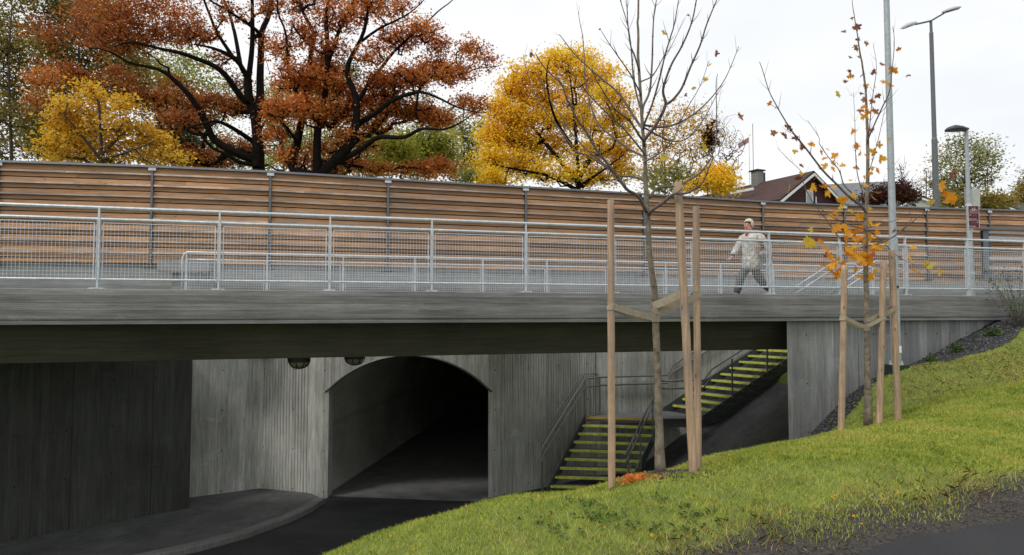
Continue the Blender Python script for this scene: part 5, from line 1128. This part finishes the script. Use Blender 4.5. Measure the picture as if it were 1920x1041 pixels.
# grass
s = Sh('grass_blades'); g = s.n('NewGeometry'); pp_ = g.outputs['Position']; n1 = s.remap(s.noise(pp_, .9, 4, .6), .3, .7, 0, 1); n3 = s.remap(s.noise(pp_, 4.5, 3, .6), .35, .65, 0, 1)
v = s.math('ADD', s.math('MULTIPLY', g.outputs['Random Per Island'], .42), s.math('ADD', s.math('MULTIPLY', n1, .36), s.math('MULTIPLY', n3, .28)))
col = s.ramp(v, [(.12, (.15, .22, .035)), (.36, (.31, .40, .06)), (.58, (.48, .53, .09)), (.78, (.62, .58, .15)), (.92, (.60, .44, .15)), (1, (.4, .26, .1))]); s.done(col, .55, spec=.3)
tr = s.n('BsdfTranslucent', {'Color': col}); ms = s.n('MixShader', {0: .35, 1: s.b.outputs[0], 2: tr.outputs[0]}); s.t.links.new(ms.outputs[0], s.out.inputs[0]); M['grass'] = s.m
s = Sh('dry_grass_blades'); g = s.n('NewGeometry'); col = s.ramp(g.outputs['Random Per Island'], [(.1, (.11, .10, .03)), (.5, (.28, .19, .05)), (.9, (.44, .32, .10))]); M['drygrass'] = s.done(col, .7)
def blades(XY, h, wd, mat, name, label, lean=.5):
    n = len(XY); P = np.c_[XY, terr(XY[:, 0], XY[:, 1])-.004]; a = rng.random(n)*6.28; hh_ = (h*(.5+.9*rng.random(n)))[:, None]; ww = (wd*(.6+.8*rng.random(n)))[:, None]
    d = np.c_[np.cos(a), np.sin(a), np.zeros(n)]; l = rng.normal(size=(n, 3))*lean*hh_; l[:, 2] = 0; upv = np.array([[0, 0, 1.]])
    b1 = P-d*ww/2; b2 = P+d*ww/2; m1 = P+upv*hh_*.6+l*.35; tp = P+upv*hh_*.95+l
    V = np.stack([b1, b2, m1+d*ww*.35, tp, m1-d*ww*.35], 1).reshape(-1, 3); F = np.arange(n*5).reshape(-1, 5)
    return tag(fast(name, V, F, mat), label, 'grass', kind='stuff')
def lawn_ok(X, Y):
    dd = path_d(X, Y); off = -X*math.sin(BET)+(Y-12.03)*math.cos(BET)
    ok = (dd > .22+.62*rng.random(len(X))**1.3+.14*np.sin(X*1.7)+.08*np.sin(X*5.3)) & (off < .1) & ~((off > -.6) & (X < 5.2)) & ~strip_in(X, Y) 
    ok &= ((X-1.42)**2/.1+(Y-6.22)**2/.09 > .8) & ((X-5.5)**2+(Y-10.5)**2 > .13*rng.random(len(X)))
    return ok & (terr(X, Y) > -3.3)
def samp(n, x0, x1, y0, y1, powr):
    Y = y0+(y1-y0)*rng.random(n)**powr; X = rng.uniform(x0, x1, n); return X, Y
Xs = []; 
for (n, x0, x1, y0, y1) in ((150000, -3.2, 5.5, 3.2, 7.6), (170000, -.5, 9, 6.5, 11.5), (90000, 4, 17, 10, 16)):
    X, Y = samp(n, x0, x1, y0, y1, 1.0); inF = (np.abs(X/np.maximum(Y, .1)) < .95); k = lawn_ok(X, Y) & inF; Xs.append(np.c_[X[k], Y[k]])
bl1 = blades(Xs[0], .034, .005, M['grass'], 'grass', 'short bright green lawn on the bank nearest the viewer')
bl2 = blades(np.concatenate(Xs[1:]), .038, .0085, M['grass'], 'grass', 'bright green lawn climbing the bank to the right')
# dry fringe along the verge and worn patches up the slope
N = 60000; X = rng.uniform(-1, 9, N); Y = rng.uniform(2.5, 9, N); dd = path_d(X, Y); k = (dd > .15) & (dd < 1.8) & (rng.random(N) < .9*np.exp(-((dd-.62)/.33)**2)) & (np.sin(X*2.1)+np.sin(X*.9+1) > -1+rng.random(N)); 
X2 = rng.uniform(6.8, 13, 9000); Y2_ = 12.03+.29*X2-rng.uniform(1.2, 3.0, 9000)
blades(np.c_[np.r_[X[k], X2], np.r_[Y[k], Y2_]], .05, .006, M['drygrass'], 'grass', 'dry brown grass fringe along the gravel verge', .9)
# clover and weeds
M['weed'] = leafmat('weed_leaves', [(.1, (.035, .075, .018)), (.6, (.09, .15, .035)), (.95, (.16, .22, .06))], 3, .3)
cl = []
for px, py in ((1120, 985), (1105, 995), (1125, 1000), (1310, 992), (1300, 1000), (1240, 970), (1090, 975), (1190, 1010), (1060, 1015), (1020, 1000), (1260, 1015)):
    q = atz(px, py, -1.6); q.z = tz(q.x, q.y)+.02; cl.append(np.array(q)+rng.normal(size=(11, 3))*np.array([.09, .09, .008]))
V, F = leaves(np.concatenate(cl), 6, .012, .022, rng, 1.5); tag(fast('clover', V, F, M['weed']), 'dark green clover patches in the near lawn', 'clover', kind='stuff')
def plant(label, x, y, h, n, lsz, mat, seed, cat='plant', nm='weed', spread=.3):
    r_ = np.random.default_rng(seed); z = tz(x, y); t_ = thing(nm, label, cat, (x, y, z)); mb = MB(); tp = []
    for i in range(n):
        d = Vector((r_.normal()*spread, r_.normal()*spread, 1)).normalized(); b = Vector((x+r_.normal()*.03, y+r_.normal()*.03, z-.02)); p_ = [b+d*h*f*r_.uniform(.9, 1.1)+Vector(r_.normal(size=3))*.01*h for f in (0, .35, .7, 1)]
        mb.tube(p_, [.004*h+.002, .003*h+.0015, .002*h+.001, .001], 5)
        for f in np.linspace(.25, 1, 8): tp.append(np.array(b+d*h*f))
    mb.build('stem', M['twig'], t_, smooth=True); V, F = leaves(np.array(tp), 4, lsz*1.3, lsz, r_, .4); fast('foliage', V, F, mat, t_); return t_
plant('small upright weed by the orange fallen leaves', 1.13, 6.12, .16, 2, .016, M['weed'], 51)
for i, (px, py, h) in enumerate(((1905, 600, 1.35),)):
    q = at(px, py, 14.7); plant('tall straggly shrub against the beam at the right edge', q.x, 14.6, 1.35, 22, .035, M['weed'], 60+i, 'shrub', 'shrub', .35)
q = at(1812, 636, 14.2); plant('round-leaved dark green weed at the foot of the abutment wall', q.x, 14.4, .17, 4, .045, M['weed'], 71, spread=.5)
q = at(1756, 665, 13.9); plant('low green weed in the gravel strip', q.x, 14.1, .16, 8, .045, M['weed'], 72, spread=.8)
q = at(1745, 640, 14); plant('sprawling weed growing in the upper gravel strip', 9.3, 14.35, .10, 7, .035, M['weed'], 73, spread=.9)
q = at(1870, 625, 14.4); plant('leafy weed below the tall straggly shrub', 10.2, 14.6, .18, 10, .04, M['weed'], 74, spread=.9)
# fallen leaves
mb = MB(); r_ = np.random.default_rng(5)
for i in range(46):
    x = 1.03+r_.normal()*.05; y = 5.98+r_.normal()*.06; leaf_shape(mb, (x, y, tz(x, y)+.02+abs(r_.normal())*.025), .05, r_)
for i in range(10):
    x = 1.17+r_.normal()*.06; y = 5.95+r_.normal()*.04; leaf_shape(mb, (x, y, tz(x, y)+.015), .04, r_)
M['pile'] = leafmat('fresh_orange_leaves', [(.1, (.55, .14, .03)), (.9, (.85, .30, .07))], 2, .4)
tag(mb.build('fallen_leaves', M['pile'], recalc=False), 'heap of orange fallen leaves at the foot of the left stake', 'leaves', kind='stuff')
mb = MB()
for i in range(420):
    y = r_.uniform(4, 14); x = y*r_.uniform(-.2, .72)
    if y > 12+.29*x-.2 or (tz(x, y) < -2.6) or path_d(x, y) < .12 or r_.random() < .35: continue
    leaf_shape(mb, (x, y, tz(x, y)+.03), r_.uniform(.018, .035), r_, Vector((r_.normal()*.3, r_.normal()*.3-.3, 1)).normalized())
tag(mb.build('fallen_leaves', M['mleaf'], recalc=False), 'single orange leaves scattered over the lawn', 'leaves', kind='stuff')
# ------------------------------------------------------------------ the walker
def skinobj(name, verts, edges, radii, mat, parent, sub=2, root=0):
    me = bpy.data.meshes.new(name); me.from_pydata([tuple(v) for v in verts], edges, []); o = bpy.data.objects.new(name, me); COL.objects.link(o)
    m = o.modifiers.new('skin', 'SKIN'); m.use_smooth_shade = True
    if not me.skin_vertices: 
        bpy.context.view_layer.objects.active = o
    for i, sv in enumerate(me.skin_vertices[0].data): sv.radius = radii[i] if isinstance(radii[i], tuple) else (radii[i], radii[i]); sv.use_root = (i == root)
    s2 = o.modifiers.new('sub', 'SUBSURF'); s2.levels = sub; s2.render_levels = sub; me.materials.append(mat)
    bpy.context.view_layer.update(); ev = o.evaluated_get(bpy.context.evaluated_depsgraph_get()); m2 = bpy.data.meshes.new_from_object(ev)
    bpy.data.objects.remove(o); o = bpy.data.objects.new(name, m2); COL.objects.link(o); put(o, parent) if parent else None
    return o
PY = 14.05; pc = Vector(((1411-960)/FPX*PY, PY, .18)); hd = (-D).copy(); lf = Vector((-hd.y, hd.x, 0))      # heading left, lf = her left (towards the viewer)
def W_l(f, l, z): return pc+hd*f+lf*l+Vector((0, 0, z))
per = thing('person', 'white-haired walker in a pale quilted jacket and grey trousers striding left on the bridge', 'person', pc)
M['skin'] = simple('skin', (.55, .27, .20), .55, 0, .06); M['jacket'] = None
s = Sh('quilted_jacket'); p = s.pos(BET); vr = s.n('TexVoronoi', {'Vector': p, 'Scale': 11.0}); s.bump(vr.outputs['Distance'], .9, .03)
f = s.math('MULTIPLY', s.remap(s.noise(p, 30, 4, .7), .3, .7, .65, 1.15), s.remap(vr.outputs['Distance'], 0, .6, 1.1, .7)); M['jacket'] = s.done(s.scale((.74, .72, .66), s.math('MULTIPLY', f, s.remap(s.noise(p, 34, 3, .7), .35, .65, .78, 1.1))), .6)
M['trouser'] = simple('grey_trousers', (.095, .095, .085), .9, 0, .15, 5, .2); M['hair'] = simple('white_hair', (.60, .54, .43), .7, 0, .15, 60, .5); M['scarf'] = simple('red_scarf', (.50, .02, .02), .8, 0, .15, 20)
M['bagm'] = simple('mottled_bag', (.42, .34, .32), .8, 0, .9, 22, .5); M['glove'] = simple('dark_cuff', (.03, .03, .03), .8, 0, .1); M['shoe'] = simple('brown_shoe', (.08, .05, .035), .6, 0, .1)
vb = []; eb = []; rb_ = []
def av(p, r, par=None):
    vb.append(p); rb_.append(r); 
    if par is not None: eb.append((par, len(vb)-1))
    return len(vb)-1
pel = av(W_l(0, 0, .90), (.15, .12)); sp1 = av(W_l(.01, 0, 1.08), (.13, .10), pel); sp2 = av(W_l(.03, 0, 1.28), (.15, .10), sp1); nk = av(W_l(.05, 0, 1.41), .055, sp2); hd0 = av(W_l(.08, .01, 1.49), .07, nk); hd1 = av(W_l(.085, .01, 1.56), (.075, .075), hd0); hd2 = av(W_l(.075, .01, 1.63), .06, hd1)
def hand(wi, w_, dirv, side, curl):
    """palm + five fingers rooted in it"""
    dirv = dirv.normalized(); sidev = side.normalized(); pn = dirv.cross(sidev)
    pm = av(w_+dirv*.05, (.024, .034), wi); pe = av(w_+dirv*.085, (.016, .034), pm)
    for k, (o_, L_) in enumerate(((-.03, .055), (-.01, .068), (.011, .065), (.03, .05))):
        a_ = av(vb[pe]+sidev*o_+dirv*L_*.45+pn*curl*.012, .009, pe); av(vb[a_]+dirv*L_*.4+pn*curl*.03, .008, a_)
    t1 = av(vb[pm]-sidev*.036+dirv*.012+pn*curl*.012, .0105, pm); av(vb[t1]+dirv*.032-sidev*.012+pn*curl*.01, .009, t1)
# right arm reaching forward (far side), left arm bent across the bag
rs_ = av(W_l(.06, -.17, 1.36), .06, sp2); re = av(W_l(.20, -.20, 1.12), .042, rs_); rw_ = av(W_l(.36, -.16, .93), .028, re); hand(rw_, vb[rw_], Vector(hd)*.6+Vector((0, 0, -.6)), Vector(lf), 1)
ls_ = av(W_l(-.04, .17, 1.36), .06, sp2); le = av(W_l(-.22, .24, 1.10), .045, ls_); lw = av(W_l(-.03, .28, 1.10), .028, le); hand(lw, vb[lw], Vector(hd)+Vector((0, 0, .15)), Vector((0, 0, 1)), 1)
for (sg_, kn, an_, to) in ((-1, (.20, .52), (.33, .12), (.50, .06)), (1, (-.06, .50), (-.38, .20), (-.30, .05))):
    h_ = av(W_l(0, sg_*.09, .86), .095, pel); k__ = av(W_l(kn[0], sg_*.09, kn[1]), .06, h_); a__ = av(W_l(an_[0], sg_*.09, an_[1]), .04, k__); av(W_l(to[0], sg_*.09, to[1]), .034, a__)
hf = (hd*.88+lf*.45).normalized(); hs = Vector((-hf.y, hf.x, 0)); hC = W_l(.085, .01, 0)
def H_(f, l, z): return hC+hf*f+hs*l+Vector((0, 0, z))
ns_ = av(H_(.088, 0, 1.548), .012, hd1)
body = skinobj('body', vb, eb, rb_, M['skin'], per, 2, 0)
for l_ in (-.028, .028):
    mb = MB(); mb.tube([H_(.064, l_, 1.578), H_(.072, l_, 1.578), H_(.076, l_, 1.578)], [.009, .010, .005], 8); mb.build('eye', M['black'], per, smooth=True)
for l_ in (-.078, .078): MB().tube([H_(-.005, l_*.9, 1.56), H_(-.01, l_*1.08, 1.565)], [.022, .014], 8).build('ear', M['skin'], per, smooth=True)
mb = MB(); mb.tube([H_(.068, -.022, 1.508), H_(.077, 0, 1.505), H_(.068, .022, 1.508)], .0045, 6); mb.build('mouth', M['scarf'], per, smooth=True)
# jacket
V = []; F = []; n = 28; RG = [(.655, -.01, .165, .205), (.66, -.01, .185, .225), (.74, -.01, .195, .236), (.86, 0, .188, .230), (.98, .005, .172, .212), (1.10, .01, .168, .205), (1.20, .015, .168, .212), (1.29, .02, .16, .222), (1.35, .025, .14, .21), (1.395, .03, .105, .15), (1.43, .035, .075, .085)]
for (z, f0, a, b) in RG:
    for k in range(n):
        t = 2*math.pi*k/n; q = 1+.025*math.sin(3*t+z*9)+.018*math.sin(z*75); V.append(W_l(f0+a*math.cos(t)*q, b*math.sin(t)*q, z+.008*math.sin(5*t)))
F = [(i*n+k, i*n+(k+1) % n, (i+1)*n+(k+1) % n, (i+1)*n+k) for i in range(len(RG)-1) for k in range(n)]+[tuple(range(n))[::-1]]
mb = MB().add(V, F)
def sleeve(pts, rs):
    P_, R_ = [], []
    for i in range(len(pts)-1):
        for u in (0, .25, .5, .75): P_.append(W_l(*pts[i]).lerp(W_l(*pts[i+1]), u)); R_.append((rs[i]*(1-u)+rs[i+1]*u)*(1+.05*math.sin(len(P_)*2.6)))
    P_.append(W_l(*pts[-1])); R_.append(rs[-1]); mb.tube(P_, R_, 14)
sleeve([(.03, -.14, 1.36), (.07, -.19, 1.31), (.20, -.21, 1.12), (.335, -.17, .965)], [.07, .09, .072, .058])
sleeve([(-.01, .14, 1.36), (-.05, .19, 1.31), (-.20, .26, 1.10), (-.16, .28, 1.07), (-.07, .28, 1.10)], [.07, .092, .08, .07, .056])
mb.build('jacket', M['jacket'], per, smooth=True)
for (a_, b_2) in (((.335, -.17, .965), (.352, -.165, .94)), ((-.07, .28, 1.10), (-.04, .28, 1.10))): MB().tube([W_l(*a_), W_l(*b_2)], [.044, .036], 12).build('cuff', M['glove'], per, smooth=True)
MB().tube([W_l(-.02, 0, 1.40), W_l(-.02, .02, 1.44)], [.11, .085], 14).build('collar', M['jacket'], per, smooth=True)
vt = []; et = []; rt2 = []
def at_(p, r, par=None):
    vt.append(p); rt2.append(r)
    if par is not None: et.append((par, len(vt)-1))
    return len(vt)-1
r0_ = at_(W_l(0, 0, .90), (.14, .12))
for (sg_, kn, an_) in ((-1, (.20, .52), (.32, .16)), (1, (-.06, .50), (-.36, .24))):
    h_ = at_(W_l(0, sg_*.08, .80), .10, r0_); k__ = at_(W_l(kn[0], sg_*.09, kn[1]), .088, h_); a__ = at_(W_l(an_[0], sg_*.09, an_[1]), .075, k__)
skinobj('trousers', vt, et, rt2, M['trouser'], per, 2, 0)
for (a_, b_2) in (((.28, .07), (.52, .045)), ((-.41, .14), (-.25, .04))):
    sg_ = -1 if a_[0] > 0 else 1; skinobj('shoe', [W_l(a_[0], sg_*.09, a_[1]), W_l((a_[0]+b_2[0])/2, sg_*.09, (a_[1]+b_2[1])/2), W_l(b_2[0], sg_*.09, b_2[1])], [(0, 1), (1, 2)], [.05, .05, .036], M['shoe'], per, 2)
# hair: cap around the head, open at the face
bm = bmesh.new(); bmesh.ops.create_icosphere(bm, subdivisions=4, radius=1)
hc = W_l(.065, .01, 1.585); dl_ = []
for v in bm.verts:
    d = v.co.copy(); fwd = d.x
    n_ = 1+.05*math.sin(d.y*22+d.z*9)*abs(d.z)+.03*math.sin(d.x*30)
    face = fwd > .35 and d.z < .42-.3*abs(d.y) and abs(d.y) < .8
    low_ = d.z < -.85 or (fwd > .0 and d.z < -.5)
    v.co = hc+hf*(d.x*.098*n_)+hs*(d.y*.094*n_)+Vector((0, 0, d.z*.108*n_+(.018 if d.z > 0 else 0)))
    if face or low_: dl_.append(v)
bmesh.ops.delete(bm, geom=dl_, context='VERTS'); me = bpy.data.meshes.new('hair'); bm.to_mesh(me); bm.free(); me.materials.append(M['hair']); me.polygons.foreach_set('use_smooth', [True]*len(me.polygons))
ho = bpy.data.objects.new('hair', me); COL.objects.link(ho); put(ho, per); sm_ = ho.modifiers.new('thick', 'SOLIDIFY'); sm_.thickness = .018
skinobj('scarf', [W_l(.06, -.07, 1.43), W_l(.12, .03, 1.41), W_l(.04, .08, 1.43), W_l(.17, .08, 1.34)], [(0, 1), (1, 2), (1, 3)], [.038, .045, .038, .032], M['scarf'], per, 2, 1)
bg_ = thing('shoulder_bag', 'mottled grey-pink shoulder bag hanging at the hip of the walker', 'bag', W_l(-.14, .33, .82))
skinobj('bag_body', [W_l(.02, .33, 1.00), W_l(-.06, .34, .92), W_l(-.16, .35, .86), W_l(-.24, .34, .84)], [(0, 1), (1, 2), (2, 3)], [(.07, .05), (.13, .07), (.14, .07), (.09, .05)], M['bagm'], bg_, 2, 1)
MB().tube([W_l(.0, .33, 1.02), W_l(-.03, .27, 1.22), W_l(-.09, .20, 1.44), W_l(-.16, .17, 1.38), W_l(-.25, .27, .98)], .012, 8).build('bag_strap', M['glove'], bg_, smooth=True)
0 and print([tz(x,y) for x,y in ((2.38,4.5),(3.95,5.3),(1.5,5),(6,7),(8,9))])
print('verts', sum(len(o.data.vertices) for o in bpy.data.objects if o.type == 'MESH'), 'objs', len(bpy.data.objects))
